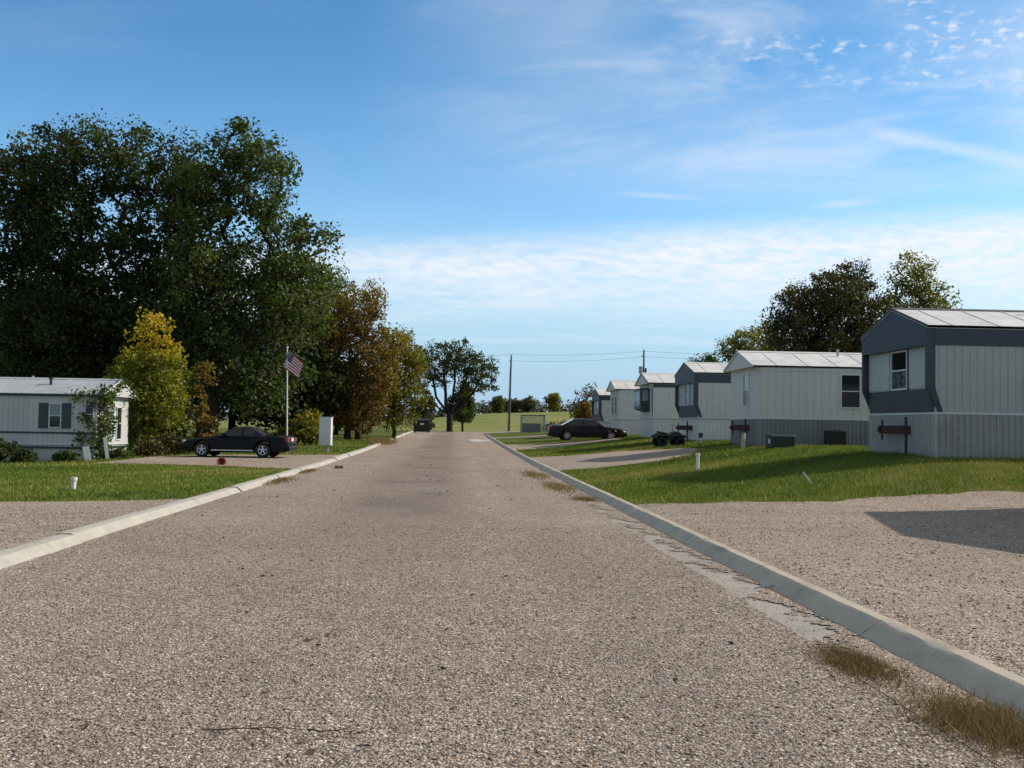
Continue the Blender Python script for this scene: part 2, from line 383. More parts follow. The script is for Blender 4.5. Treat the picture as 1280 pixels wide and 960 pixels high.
M['leaf_fargreen'] = leafmat('leaf_fargreen', [(0.0, (0.06, 0.075, 0.035)), (0.6, (0.11, 0.125, 0.05)), (1.0, (0.16, 0.15, 0.06))])  # far green, also paled to stand in for haze
M['leaf_bare'] = leafmat('leaf_bare', [(0.0, (0.10, 0.08, 0.06)), (1.0, (0.22, 0.16, 0.10))], 0.2)
M['white'] = paint('white_paint', (0.72, 0.72, 0.70), 0.5, 0.06, 2.0, dirt=0.2)
M['white_trim'] = paint('white_trim', (0.66, 0.67, 0.67), 0.45, 0.06, 2.0, dirt=0.15)
M['slate'] = paint('slate_paint', (0.042, 0.052, 0.073), 0.5, 0.10, 2.0)
M['slate2'] = paint('slate_blue_paint', (0.055, 0.062, 0.098), 0.5, 0.10, 2.0)
M['green_trim'] = paint('green_trim', (0.02, 0.06, 0.048), 0.45, 0.10, 2.0)
M['teal'] = paint('teal_trim', (0.022, 0.042, 0.050), 0.5, 0.12, 2.0)
M['shutter'] = paint('shutter_teal', (0.045, 0.075, 0.085), 0.5, 0.1, 3.0)
M['roof'] = paint('roof_coating', (0.66, 0.645, 0.60), 0.5, 0.12, 1.6, dirt=0.3)
M['roof_dull'] = paint('roof_dull', (0.40, 0.43, 0.45), 0.5, 0.10, 0.8, dirt=0.25)
M['ridge'] = paint('ridge_dark', (0.06, 0.06, 0.065), 0.6, 0.1)
M['skirt'] = paint('skirt_metal', (0.40, 0.40, 0.39), 0.42, 0.10, 1.5, dirt=0.3)
M['skirt_dark'] = siding('skirt_grey', (0.29, 0.30, 0.295), 0.15, 0.3)
M['side_grey'] = siding('siding_grey', (0.46, 0.46, 0.45), 0.20)
M['side_cream'] = siding('siding_cream', (0.68, 0.66, 0.61), 0.30)
M['side_white'] = siding('siding_white', (0.76, 0.74, 0.70), 0.20)
M['side_left'] = siding('siding_left', (0.60, 0.59, 0.57), 0.20)
M['panel'] = paint('front_panel', (0.46, 0.47, 0.45), 0.5, 0.06, 2, dirt=0.15)
M['glass'] = glass('window_glass')
M['glass_curtain'] = glass('curtained_glass', (0.01, 0.014, 0.02), 0.2, (0.16, 0.2, 0.26))
M['glass_reflect'] = glass('sky_reflect_glass', (0.22, 0.27, 0.33), 0.08)  # pale blue base colour paints a sky reflection into the pane
M['car_glass'] = glass('car_glass', (0.012, 0.016, 0.017), 0.05)
M['rust'] = paint('rusty_steel', (0.055, 0.026, 0.02), 0.8, 0.3, 6)
M['black_metal'] = paint('black_steel', (0.02, 0.02, 0.022), 0.6, 0.2, 6)
M['car_black'] = paint('car_black', (0.004, 0.004, 0.006), 0.25, 0.1, 3, spec=0.2)
M['car_maroon'] = paint('car_maroon', (0.014, 0.005, 0.007), 0.28, 0.1, 3, spec=0.25)
M['cloth_top'] = paint('soft_top', (0.012, 0.012, 0.014), 0.85, 0.2, 20)
M['tyre'] = paint('tyre', (0.014, 0.014, 0.014), 0.85, 0.2, 20)
M['alloy'] = paint('alloy', (0.62, 0.63, 0.65), 0.3, 0.05, 5, metal=0.6)
M['hubcap'] = paint('hubcap', (0.36, 0.36, 0.37), 0.4, 0.08, 5, metal=0.5)
M['chrome'] = paint('finial_glint_silver', (0.6, 0.6, 0.6), 0.35, 0.05, 5, metal=0.4)  # silver for the finial and the convertible's painted rocker highlight
M['red_lens'] = paint('red_lens', (0.30, 0.012, 0.02), 0.2, 0.05, 5)
M['clear_lens'] = paint('clear_lens', (0.45, 0.45, 0.47), 0.15, 0.05, 5)
M['plate'] = paint('plate', (0.6, 0.62, 0.64), 0.5, 0.05, 5)
M['galv'] = paint('galvanised', (0.38, 0.40, 0.41), 0.45, 0.12, 5, metal=0.3)
M['pole_wood'] = paint('pole_wood', (0.13, 0.115, 0.10), 0.9, 0.2, 3)
M['pvc'] = paint('pvc', (0.78, 0.78, 0.75), 0.4, 0.05, 5)
M['tgreen'] = paint('transformer_green', (0.02, 0.036, 0.03), 0.5, 0.1, 3)
M['bin'] = paint('dumpster_black', (0.012, 0.014, 0.014), 0.6, 0.2, 3)
M['brown_box'] = paint('brown_box', (0.022, 0.017, 0.016), 0.7, 0.2, 3)
M['terracotta'] = paint('terracotta', (0.30, 0.09, 0.04), 0.7, 0.2, 8)
M['wood_old'] = paint('old_wood', (0.48, 0.44, 0.38), 0.8, 0.2, 5)
M['twig'] = paint('twig_brown', (0.085, 0.058, 0.04), 0.9, 0.3, 9)
M['brick'] = paint('brick_brown', (0.11, 0.06, 0.04), 0.9, 0.3, 12)
M['pink'] = paint('pale_pink', (0.36, 0.24, 0.22), 0.6, 0.1, 4)
M['flag_red'] = paint('flag_red', (0.36, 0.02, 0.035), 0.8, 0.05, 4)
M['flag_white'] = paint('flag_white', (0.70, 0.70, 0.72), 0.8, 0.04, 4)
M['flag_blue'] = paint('flag_blue', (0.018, 0.025, 0.085), 0.8, 0.05, 4)
M['pale_patch'] = concrete('pale_concrete', (0.46, 0.46, 0.46))

# ------------------------------------------------------------------ ground, road, drives, kerbs
def grid_sheet(name, xs, ys, zoff, m, xf=None, hfn=H):
    xs = np.asarray(xs); ys = np.asarray(ys)
    XX, YY = np.meshgrid(xs, ys)
    if xf is not None: XX, YY = xf(XX, YY)
    ZZ = hfn(XX, YY)+zoff
    nx, ny = len(xs), len(ys)
    idx = np.arange(nx*ny).reshape(ny, nx)
    f = np.stack([idx[:-1, :-1], idx[:-1, 1:], idx[1:, 1:], idx[1:, :-1]], -1).reshape(-1, 4)
    return mesh_obj(name, np.stack([XX, YY, ZZ], -1).reshape(-1, 3), f, m, smooth=True)
def spread(a, b, n, p): t = np.linspace(0, 1, n)**p; return a+(b-a)*t
xs = np.unique(np.concatenate([-spread(34, 3500, 34, 2.4)[::-1], np.arange(-33.5, 34, 0.5), spread(34, 3500, 34, 2.4), np.arange(3.05, 3.5, 0.05), np.arange(-5.15, -4.6, 0.05)]).round(4))
ys = np.concatenate([-spread(14, 400, 12, 2)[::-1], np.arange(-13.5, 112, 0.5), spread(112, 520, 70, 1.2), spread(540, 5000, 22, 2.2)])
tag(grid_sheet('ground', xs, ys, 0.0, M['ground']), kind='structure')

def fnoise(t, seed, amp):
    r = np.random.default_rng(seed); o = np.zeros_like(t, float)
    for k in range(1, 7):
        fq = 0.22*1.9**k; o += amp/1.5**k*np.sin(t*fq*2*math.pi*0.5+r.uniform(0, 6.28))
    return o
RL, RR = -4.70, 3.2
def road_x(XX, YY):
    edge_r = 2.70+fnoise(YY, 3, 0.05)*(0.4+ss(11, 14, YY))+0.46*ss(19, 26, YY)
    edge_r = np.clip(edge_r, 2.55, 3.17)
    edge_l = np.full_like(YY, RL)
    # the road fans out to the right at its end
    fan = ss(108, 130, YY)*6.5
    return edge_l + XX*(edge_r+fan-edge_l), YY
tag(grid_sheet('road', np.linspace(0, 1, 34), np.concatenate([np.arange(-12, 40, 0.2), np.arange(40, 137, 1.0)]), 0.02, M['road'], road_x), kind='structure')
tag(grid_sheet('gutter', np.linspace(2.60, 3.18, 4), np.arange(-12, 108, 1.0), 0.014, M['gutter'], hfn=lambda a, b: H(0*a, b)), kind='structure')
def drift():
    # gravel washed over the gutter, leaving bare concrete patches
    gx = np.arange(2.62, 3.17, 0.028); gy = np.arange(-6, 28, 0.028)
    XX, YY = np.meshgrid(gx, gy)
    nz = fnoise(YY*2.2+XX*1.7, 5, 0.5)+0.5*fnoise(YY*5.1-XX*6, 6, 0.5)+0.3*fnoise(XX*11+YY*3, 8, 0.5)+rng.normal(0, 0.12, XX.shape)
    k = nz > (0.85-1.75*(XX-2.62)/0.55)+0.25*np.sin(YY*0.55+0.7)+0.45*ss(6.6, 7.6, YY)*ss(12.5, 11, YY)
    k |= (YY < 6.6) & (XX < 3.06)
    cx, cy = XX[k], YY[k]; z = H(0*cx, cy)+0.024; q = 0.01402
    v = np.stack([np.stack([cx+a*q, cy+b*q, z], -1) for a, b in ((-1, -1), (1, -1), (1, 1), (-1, 1))], 1).reshape(-1, 3)
    tag(mesh_obj('gravel_drift', v, np.arange(len(v)).reshape(-1, 4), M['road']), kind='stuff')
drift()

def drive(name, x0, x1, ylo, yhi, seed, m=None):
    n = max(6, int(abs(x1-x0)/0.25)); xs_ = np.linspace(0, 1, n); ys_ = np.linspace(0, 1, 16)
    def xf(XX, YY):
        x = x0+(x1-x0)*XX
        lo = np.interp(x, *zip(*ylo))+fnoise(x, seed, 0.22); hi = np.interp(x, *zip(*yhi))+fnoise(x, seed+1, 0.22)
        return x, lo+(hi-lo)*YY
    return tag(grid_sheet(name, xs_, ys_, 0.03, m or M['drive'], xf), kind='structure')
DR = []   # (x0,x1,ylo,yhi) kept for the grass mask
def add_drive(x0, x1, ylo, yhi, seed):
    DR.append((x0, x1, ylo, yhi)); drive('driveway', x0, x1, ylo, yhi, seed)
add_drive(3.36, 30, [(3.36, -12), (30, -12)], [(3.36, 19.4), (12, 20.6), (30, 20.4)], 11)
add_drive(-30, -5.0, [(-30, -12), (-5.0, -12)], [(-30, 18.2), (-8.5, 18.6), (-5.0, 19.6)], 21)
add_drive(-12.6, -5.0, [(-12.6, 36.6), (-5.0, 33.2)], [(-12.6, 44), (-5.0, 47)], 31)
add_drive(3.36, 9.8, [(3.36, 33.6), (7, 35.6), (8.6, 37.6), (9.8, 40.8)], [(3.36, 46.5), (7.5, 46.5), (9.8, 42.6)], 41)
add_drive(3.36, 10.3, [(3.36, 57), (11.6, 63)], [(3.36, 68), (11.6, 67)], 51)
add_drive(3.36, 11.3, [(3.36, 86), (11.3, 91)], [(3.36, 90), (11.3, 94)], 61)
def in_drive(x, y, pad=0.0):
    r = (x > RL-0.42) & (x < 3.46)
    for x0, x1, ylo, yhi in DR:
        lo = np.interp(x, *zip(*ylo)); hi = np.interp(x, *zip(*yhi))
        r |= (x > x0) & (x < x1) & (y > lo+pad) & (y < hi-pad)
    return r

def kerb_run(name, prof, joints, m, jit, side):
    r = random.Random(5)
    for a, b in zip(joints[:-1], joints[1:]):
        dx = r.uniform(-jit, jit); dz = r.uniform(-jit, jit)*0.6; sk = r.uniform(-jit, jit)*0.5
        n = max(2, int((b-a)/(0.16 if b < 40 else 0.6))); yy = np.linspace(a+0.014+jit*0.3, b-jit*0.3, n)
        vs_ = []; fs_ = []; k = len(prof)
        for i, y in enumerate(yy):
            zb = Hs(0, y); s = sk*(i/(n-1)-0.5)*2
            chip = r.uniform(0.004, 0.012) if r.random() < 0.025 else 0.0
            for q_, (px, pz) in enumerate(prof):
                top_ = 2 < q_ < k-1
                jx = r.gauss(0, 0.0012) if top_ else 0; jz = r.gauss(0, 0.0009)-(chip if q_ in (3, 4) else 0) if top_ else 0
                vs_.append((px+dx+s+fnoise(np.array(y*3.0), 2, 0.006)+jx, y, zb+pz+dz+jz))
        for i in range(n-1):
            for q in range(k-1):
                fs_.append((i*k+q, i*k+q+1, (i+1)*k+q+1, (i+1)*k+q))
        fs_ += [tuple(range(k)), tuple(range(n*k-1, (n-1)*k-1, -1))]
        o = mesh_obj(name, vs_, fs_, m, smooth=22)
        tag(o, kind='structure')
prof_r = [(3.13, -0.12), (3.135, 0.015), (3.155, 0.03), (3.285, 0.128), (3.31, 0.142), (3.40, 0.147), (3.425, 0.132), (3.43, -0.12)]
prof_l = [(-4.68, -0.12), (-4.69, 0.02), (-4.71, 0.035), (-4.81, 0.115), (-4.84, 0.122), (-4.99, 0.122), (-5.02, 0.10), (-5.02, -0.12)]
jr = [-11, -7, -3, 1, 5, 7.9, 11, 14.1, 17.2, 20.3, 23.4, 26.5, 29.6, 32.7, 35.8, 40, 45, 50, 55, 60, 66, 72, 78, 84, 92, 100, 107]
jl = [-11, -5, 1, 5, 8, 10.6, 13.6, 16.9, 19.8, 23.6, 26.4, 29.0, 33.2, 38, 43, 48, 54, 60, 66, 73, 80, 88, 97, 106, 115, 124]
kerb_run('kerb', prof_r, jr, M['kerb_r'], 0.004, 1)
kerb_run('kerb', prof_l, jl, M['kerb_l'], 0.03, -1)

# pale concrete patch near the end of the road
ang = np.linspace(0, 2*math.pi, 28, endpoint=False)
pr = 1+0.2*np.sin(ang*3+1)+0.1*np.sin(ang*5)
pv = [(2.0+0.8*p*math.cos(a), 84+4.0*p*math.sin(a), Hs(0, 84+4.0*p*math.sin(a))+0.027) for a, p in zip(ang, pr)]
tag(mesh_obj('concrete_patch', pv, [tuple(range(28))], M['pale_patch']), kind='structure')

# ------------------------------------------------------------------ blades of grass
def blades(name, x, y, z, hmin, hmax, wd, m, tint, lean=0.5, kind='stuff'):
    n = len(x); a = rng.uniform(0, 2*math.pi, n); h = rng.uniform(hmin, hmax, n); w_ = wd*rng.uniform(0.7, 1.3, n)
    la = rng.uniform(0, 2*math.pi, n); ll = h*lean*rng.uniform(0.1, 1, n)
    p = np.stack([x, y, z], -1)
    t = np.stack([np.cos(a)*w_, np.sin(a)*w_, np.zeros(n)], -1)
    tipv = np.stack([np.cos(la)*ll, np.sin(la)*ll, h], -1)
    v = np.stack([p-t, p+t, p+tipv], 1).reshape(-1, 3)
    f = np.arange(3*n).reshape(n, 3)
    o = mesh_obj(name, v, f, m)
    at = o.data.attributes.new('tint', 'FLOAT', 'FACE'); at.data.foreach_set('value', np.clip(tint, 0, 1).astype(np.float32))
    tag(o, kind=kind); return o
def patch_noise(x, y):
    return 0.5+0.2*np.sin(x*0.53+1.7*np.sin(y*0.37))+0.17*np.sin(y*0.81+1.3*np.sin(x*0.43)+2)+0.13*np.sin(x*2.7-y*1.9+np.sin(x))
HOMES_BOX = []
def scatter_grass(n, x0, x1, y0, y1, hmin, hmax, wd):
    x = rng.uniform(x0, x1, n); y = rng.uniform(y0, y1, n)
    edge = rng.uniform(-0.25, 0.12, n)
    k = ~in_drive(x, y, 0.0) 
    k2 = in_drive(x, y, 0.18+0.3*patch_noise(x*2.3, y*2.3)) 
    k = k | (~k2 & (rng.uniform(0, 1, n) < 0.32) & ((x > 3.46) | (x < RL-0.42)))
    x, y = x[k], y[k]; t = patch_noise(x, y)*1.0-0.12+rng.uniform(0, 0.36, len(x))
    rim = in_drive(x, y, -0.25-0.5*patch_noise(x*1.9, y*1.9)); t = t+rim*0.32
    return x, y, t, hmin, hmax, wd
def grass_obj(label, *a):
    x, y, t, hmin, hmax, wd = scatter_grass(*a)
    tuft = 0.75+0.5*patch_noise(y*1.7, x*1.7)
    o = blades('grass', x, y, H(x, y)-0.01, hmin, hmax, wd, M['grass'], t)
grass_obj('', 120000, 3.4, 24, 19.0, 35.8, 0.04, 0.11, 0.011)
grass_obj('', 90000, -26, -5.05, 18.0, 35, 0.04, 0.10, 0.012)
grass_obj('', 70000, 3.4, 15, 35.8, 72, 0.05, 0.13, 0.02)
grass_obj('', 60000, -26, -5.05, 35, 90, 0.05, 0.14, 0.022)

# ------------------------------------------------------------------ trees
def leaf_mesh(name, centers, per, size, rad, m, parent, tintfn=None, flat=0.75, seed=1, cl_tint=0.5):
    r = np.random.default_rng(seed); nc = len(centers)
    cidx = np.repeat(np.arange(nc), per); n = len(cidx)
    rr = rad*r.uniform(0.6, 1.35, nc)[cidx]
    g = r.normal(0, 0.5, (n, 3)); g[:, 2] *= flat
    gl = np.linalg.norm(g, axis=1, keepdims=True); g = g*np.minimum(1, 0.95/np.maximum(gl, 1e-6))
    p = centers[cidx]+g*rr[:, None]
    a = r.normal(0, 1, (n, 3)); a[:, 2] *= 0.8; a /= np.linalg.norm(a, axis=1, keepdims=True)
    b = np.cross(a, r.normal(0, 1, (n, 3))); b /= np.linalg.norm(b, axis=1, keepdims=True)
    s = size*(r.uniform(0.7, 1.35, nc)[cidx]*r.uniform(0.55, 1.45, n))[:, None]
    v = np.stack([p-a*s*0.5, p+b*s*0.32, p+a*s*0.5, p-b*s*0.32], 1).reshape(-1, 3)
    f = np.arange(4*n).reshape(n, 4)
    o = mesh_obj(name, v, f, m, parent)
    ct = r.uniform(0, 1, nc)[cidx]
    t = cl_tint*ct+(1-cl_tint)*r.uniform(0, 1, n)
    t = np.clip((t-0.5)*1.25+0.45, 0, 1)
    if tintfn is not None: t = tintfn(p, t, r)
    at = o.data.attributes.new('tint', 'FLOAT', 'FACE'); at.data.foreach_set('value', np.clip(t, 0, 1).astype(np.float32))
    return o

def make_tree(name, label, cat, X0, Y0, blobs, ncl, per, size, rad, lm, trunk_r=0.3, fork=3.0, group=None, seed=1,
              bark='bark', lean=(0, 0), tintfn=None, stems=((0, 0),), sides=6, minr=0.012, leader=0.7, mind=None, zbase=None, limbs=None):
    r = np.random.default_rng(seed)
    root = empty(name, (X0, Y0, Hs(X0, Y0)-0.05 if zbase is None else zbase), 0, label, cat, group)
    B = np.array(blobs, float); vol = B[:, 3]*B[:, 4]*B[:, 5]; pr = vol/vol.sum()
    mind = mind if mind is not None else rad*0.95
    cs = []; tries = 0
    while len(cs) < ncl and tries < ncl*30:
        tries += 1
        k = r.choice(len(B), p=pr); q = r.normal(0, 1, 3); q /= np.linalg.norm(q)
        rr = r.uniform(0, 1)**(1/2.6)
        lump = 1+0.16*math.sin(q[0]*5+k)+0.13*math.sin(q[2]*7+q[1]*4+2*k)
        p = B[k, :3]+q*B[k, 3:6]*rr*lump
        if p[2] < min(0.4, B[:, 2].max()*0.4): continue
        if cs and tries < ncl*20:
            if np.min(np.sum((np.array(cs)-p)**2, 1)) < mind**2: continue
        cs.append(p)
    cs = np.array(cs)
    # skeleton
    nodes = []; par = []
    topz = B[:, 2].max()+0.0
    lead = max(fork+0.5, topz*leader)
    for sx, sy in stems:
        base = len(nodes); nn = 9
        for i in range(nn):
            t = i/(nn-1)
            nodes.append(np.array([sx+lean[0]*t+r.normal(0, 0.05)*(i > 0)*lead*0.12, sy+lean[1]*t+r.normal(0, 0.05)*(i > 0)*lead*0.12, lead*t*r.uniform(0.94, 1.0) if i else 0.0]))
            par.append(base+i-1 if i else -1)
    for lx, ly, lz in (limbs or ()):
        a0 = nodes[8].copy(); last = 8
        e_ = np.array([lx, ly, lz]); ns = 6
        for s in range(1, ns+1):
            t = s/ns; q = a0+(e_-a0)*np.array([t**0.8, t**0.8, t**1.25])+r.normal(0, 0.12, 3)*(s < ns)
            nodes.append(q); par.append(last); last = len(nodes)-1
    order = np.argsort(np.linalg.norm(cs-np.array([lean[0], lean[1], fork]), axis=1))
    for ci in order:
        p = cs[ci]; na = np.array(nodes)
        dv = p-na; dist = np.linalg.norm(dv, axis=1)
        cost = dist+1.1*np.maximum(0, na[:, 2]-p[2]+0.25*np.linalg.norm(dv[:, :2], axis=1))+(na[:, 2] < fork)*4.0*(fork-na[:, 2])
        j = int(np.argmin(cost)); L = dist[j]
        ns = max(1, int(L/1.3)); last = j
        for s in range(1, ns+1):
            t = s/ns; q = na[j]+dv[j]*t
            if s < ns:
                q = q+r.normal(0, 0.07*L/ns**0.5, 3)+np.array([0, 0, -0.10*L*math.sin(math.pi*t)*0.6])
            nodes.append(q); par.append(last); last = len(nodes)-1
    nn = len(nodes); area = np.zeros(nn); haschild = np.zeros(nn, bool)
    for p_ in par:
        if p_ >= 0: haschild[p_] = True
    area[~haschild] = 1.0
    for i in range(nn-1, -1, -1):
        if par[i] >= 0: area[par[i]] += area[i]
    rads = area**0.5
    basei = [i for i in range(nn) if par[i] < 0]
    rads = rads*trunk_r/max(rads[i] for i in basei)
    for i in basei: rads[i] *= 1.28
    rads = np.maximum(rads, minr*0.8)
    vs_ = []; fs_ = []
    for i in range(nn):
        j = par[i]
        if j < 0: continue
        if rads[i] < minr*0.9 and par[j] >= 0 and False: continue
        a = nodes[j]; b = nodes[i]; ax = b-a; l = np.linalg.norm(ax)
        if l < 1e-4: continue
        ax = ax/l; e = np.cross(ax, [0.3, 0.9, 0.1]); e /= np.linalg.norm(e); g = np.cross(ax, e)
        ra = min(rads[j], rads[i]*1.6 if i >= 9*len(stems) else rads[j]); rb = rads[i]
        k = sides if rb > 0.05 else 4
        o0 = len(vs_)
        for p_, r_ in ((a-ax*ra*0.2, ra), (b, rb)):
            for q in range(k):
                t = 2*math.pi*q/k; vs_.append(p_+(e*math.cos(t)+g*math.sin(t))*r_)
        fs_ += [(o0+q, o0+(q+1) % k, o0+(q+1) % k+k, o0+q+k) for q in range(k)]
    mesh_obj('trunk', vs_, fs_, M[bark], root, smooth=True)
    leaf_mesh('crown', cs, per, size, rad, M[lm], root, tintfn, seed=seed+50)
    return root

def px2(x, y_depth):      # column of the photograph -> X at a depth, used once to lay out the site
    v_ = M3 @ Vector((x-640, 480-530, -F)); return v_.x/v_.y*y_depth

# big dark trees behind the pale home
G = 'tall dark trees behind the left home'
make_tree('tall_tree', 'dark green tall tree at the left picture edge, behind the long pale home', 'tree', px2(20, 62), 62,
          [(0, 0, 14.6, 3.0, 3.2, 3.6), (-1.5, 0, 9.5, 3.6, 3.6, 3.6), (1.0, -0.5, 6, 3.4, 3.2, 3.2)], 185, 165, 0.22, 1.0, 'leaf_dark', 0.36, 3.0, G, 11)
make_tree('tall_tree', 'slim tall dark tree second from the left edge, with sky gaps beside its rounded top', 'tree', px2(80, 60), 60,
          [(0, 0, 16.2, 2.2, 2.6, 2.5), (-0.4, 0, 12.2, 2.5, 2.8, 3.2), (0, 0, 7.5, 2.6, 2.8, 3.4), (-1.5, 0, 4.5, 2.6, 2.6, 2.2)], 165, 165, 0.21, 0.95, 'leaf_dark', 0.34, 3.0, G, 12)
make_tree('tall_tree', 'broad dark green tree rising behind the yellow-topped young tree', 'tree', px2(172, 61), 61,
          [(-0.8, 0, 16.2, 2.0, 2.6, 2.2), (1.9, 0, 15.6, 2.0, 2.6, 2.6), (0.6, 0, 11.0, 3.1, 3.2, 3.4), (0.4, 0, 7.0, 3.0, 3.0, 3.4), (0, 0, 4.2, 2.8, 2.6, 2.0)], 225, 165, 0.21, 0.95, 'leaf_dark', 0.4, 3.0, G, 13)
make_tree('tall_tree', 'tallest green tree of the grove, open feathery top above the parked black convertible', 'tree', px2(262, 58), 58,
          [(1.0, 0, 15.9, 1.7, 1.8, 2.0), (2.4, 0, 14.9, 2.0, 2.2, 2.2), (-1.0, 0, 13.4, 1.9, 2.2, 2.6), (3.9, 0, 11.4, 2.2, 2.2, 1.9), (0.8, 0, 9.6, 3.6, 3.4, 2.6),
           (3.4, 0, 7.6, 2.8, 2.8, 2.2), (-0.6, 0, 6.0, 3.2, 2.8, 2.6), (2.2, 0, 4.2, 2.8, 2.4, 1.7)], 300, 165, 0.20, 0.92, 'leaf_mid', 0.5, 3.2, G, 14, lean=(0.6, 0))
make_tree('tall_tree', 'shorter spreading green tree at the right end of the dark grove', 'tree', px2(368, 84), 84,
          [(-0.6, 0, 12.6, 2.8, 2.6, 1.8), (2.2, 0, 11.6, 2.4, 2.4, 2.2), (0.4, 0, 8.2, 3.3, 2.8, 2.8), (-1.8, 0, 5.6, 3.2, 2.4, 2.4)], 160, 160, 0.205, 0.9, 'leaf_mid', 0.3, 2.6, G, 15)
make_tree('background_tree', 'dark brownish low tree filling the gap behind the rusty autumn tree', 'tree', px2(420, 96), 96,
          [(0, 0, 3.4, 5.0, 2.5, 2.8), (-3.5, 0, 4.0, 3.0, 2.5, 3.2)], 150, 95, 0.3, 1.0, 'leaf_brown', 0.22, 1, 'dark trees filling the grove behind', 18)
# understory behind the grove
make_tree('background_tree', 'dark leafy tree low behind the grove above the left home roof', 'tree', px2(60, 74), 74,
          [(0, 0, 6.5, 6.5, 3, 4.5), (5, 0, 4.5, 5, 3, 3.2)], 330, 95, 0.36, 1.1, 'leaf_dark', 0.3, 2, 'dark trees filling the grove behind', 16)
make_tree('background_tree', 'dark leafy tree low behind the black convertible', 'tree', px2(290, 76), 76,
          [(0, 0, 5.2, 6.5, 3, 3.4), (-6, 0, 5.5, 4, 3, 4.2), (5, 0, 4.2, 3.0, 3, 2.8)], 330, 95, 0.36, 1.1, 'leaf_dark', 0.3, 2, 'dark trees filling the grove behind', 17)

def young_tint(p, t, r):
    return np.clip(t*0.55+0.62*np.clip((p[:, 2]-4.3)/1.0, 0, 1)+0.12, 0, 1)
make_tree('young_tree', 'young bushy tree with golden yellow top beside the vine-covered home end', 'tree', px2(184, 49), 49,
          [(-0.35, 0, 5.6, 0.28, 0.5, 1.0), (0.2, 0, 5.8, 0.25, 0.5, 0.95), (0.7, 0, 5.6, 0.24, 0.4, 1.0), (-0.75, 0, 4.2, 0.6, 0.8, 0.8), (0.5, 0, 4.1, 0.95, 1.0, 1.0), (-1.5, 0, 3.5, 0.35, 0.6, 0.8), (0.0, 0, 2.8, 1.45, 1.2, 1.3), (0.9, 0, 2.4, 1.0, 1.0, 1.2), (0.0, 0, 1.4, 1.1, 1.1, 0.9)],
          215, 52, 0.15, 0.42, 'leaf_young', 0.11, 0.8, None, 21, tintfn=young_tint, stems=((-0.15, 0), (0.2, 0.1)), leader=0.8)
make_tree('vine_trunk', 'rust brown climbing vine wrapped up a trunk left of the black convertible', 'climbing plant', px2(249, 52), 52,
          [(0, 0, 1.8, 0.4, 0.4, 1.7), (0.1, 0, 3.6, 0.5, 0.5, 0.9), (0.5, 0, 1.2, 0.5, 0.4, 0.8)], 30, 55, 0.15, 0.34, 'leaf_rust', 0.16, 1.0, None, 22, leader=1.1)
def rust_tint(p, t, r):
    right = np.clip((p[:, 0]-1.6)/2.2, 0, 1); hi = np.clip((p[:, 2]-8.6)/2.2, 0, 1)
    return np.clip(t*0.62+0.36*np.maximum(right, hi*0.8), 0, 1)
make_tree('autumn_tree', 'rusty brown autumn tree with yellow-green top, behind the white utility cabinet', 'tree', px2(438, 77), 77,
          [(-0.3, 0, 9.0, 2.7, 2.4, 2.0), (1.4, 0, 10.2, 1.3, 1.4, 1.5), (-1.8, 0, 7.0, 2.7, 2.4, 2.4), (1.5, 0, 6.6, 2.2, 2.2, 2.4), (-0.4, 0, 4.4, 3.2, 2.3, 2.1), (-0.6, 0, 2.5, 3.0, 2.0, 1.4)],
          290, 105, 0.18, 0.75, 'leaf_rust', 0.27, 1.6, None, 23, stems=((-0.2, 0), (0.65, 0.2)), tintfn=rust_tint, leader=0.75)
make_tree('golden_tree', 'olive gold tree with drooping branches between the rusty tree and the far oak', 'tree', px2(492, 84), 84,
          [(0.2, 0, 7.4, 1.4, 1.4, 1.5), (1.4, 0, 6.0, 1.3, 1.3, 1.3), (-0.8, 0, 5.4, 1.3, 1.3, 1.6), (0.4, 0, 4.0, 1.7, 1.4, 1.6), (0.1, 0, 2.0, 1.3, 0.9, 1.2)],
          165, 85, 0.19, 0.7, 'leaf_gold', 0.16, 1.2, None, 24)
make_tree('shrub', 'low yellow-green shrub behind the flagpole and cabinet', 'shrub', px2(381, 62), 62,
          [(0, 0, 0.9, 1.1, 0.8, 0.8), (0.7, 0, 0.7, 0.7, 0.6, 0.5)], 40, 70, 0.2, 0.42, 'leaf_gold', 0.05, 0.3, None, 25, leader=0.6)
make_tree('spreading_oak', 'far spreading oak with bare curved limbs at the end of the road', 'tree', px2(562, 130), 130,
          [(0.2, 0, 9.6, 3.6, 3, 1.9), (-3.0, 0, 8.2, 2.5, 2.6, 1.9), (3.3, 0, 8.4, 2.5, 2.6, 2.1), (4.4, 0, 6.6, 1.5, 1.8, 1.4), (-4.2, 0, 6.2, 1.5, 1.8, 1.4), (2.0, 0, 6.4, 1.7, 2.4, 1.3), (-1.6, 0, 6.6, 1.6, 2.4, 1.2), (0, 0, 8.0, 3, 2.6, 1.6)],
          190, 62, 0.24, 0.72, 'leaf_oak', 0.40, 1.9, None, 26, bark='bark_far', leader=0.23, minr=0.04, limbs=((-4.2, 0, 5.6), (-2.8, 0.8, 7.8), (-1.0, -1.0, 8.6), (0.8, 1.0, 9.2), (2.3, -0.6, 8.3), (3.9, 0.4, 7.0), (3.0, 0.8, 5.2)))
make_tree('round_tree', 'small olive round tree standing just right of the oak trunk', 'tree', px2(578, 134), 134,
          [(0, 0, 3.4, 1.7, 1.5, 2.2), (0.2, 0, 4.8, 1.2, 1.2, 1.4)], 70, 80, 0.28, 0.6, 'leaf_gold' if False else 'leaf_mid', 0.14, 1.2, None, 27)
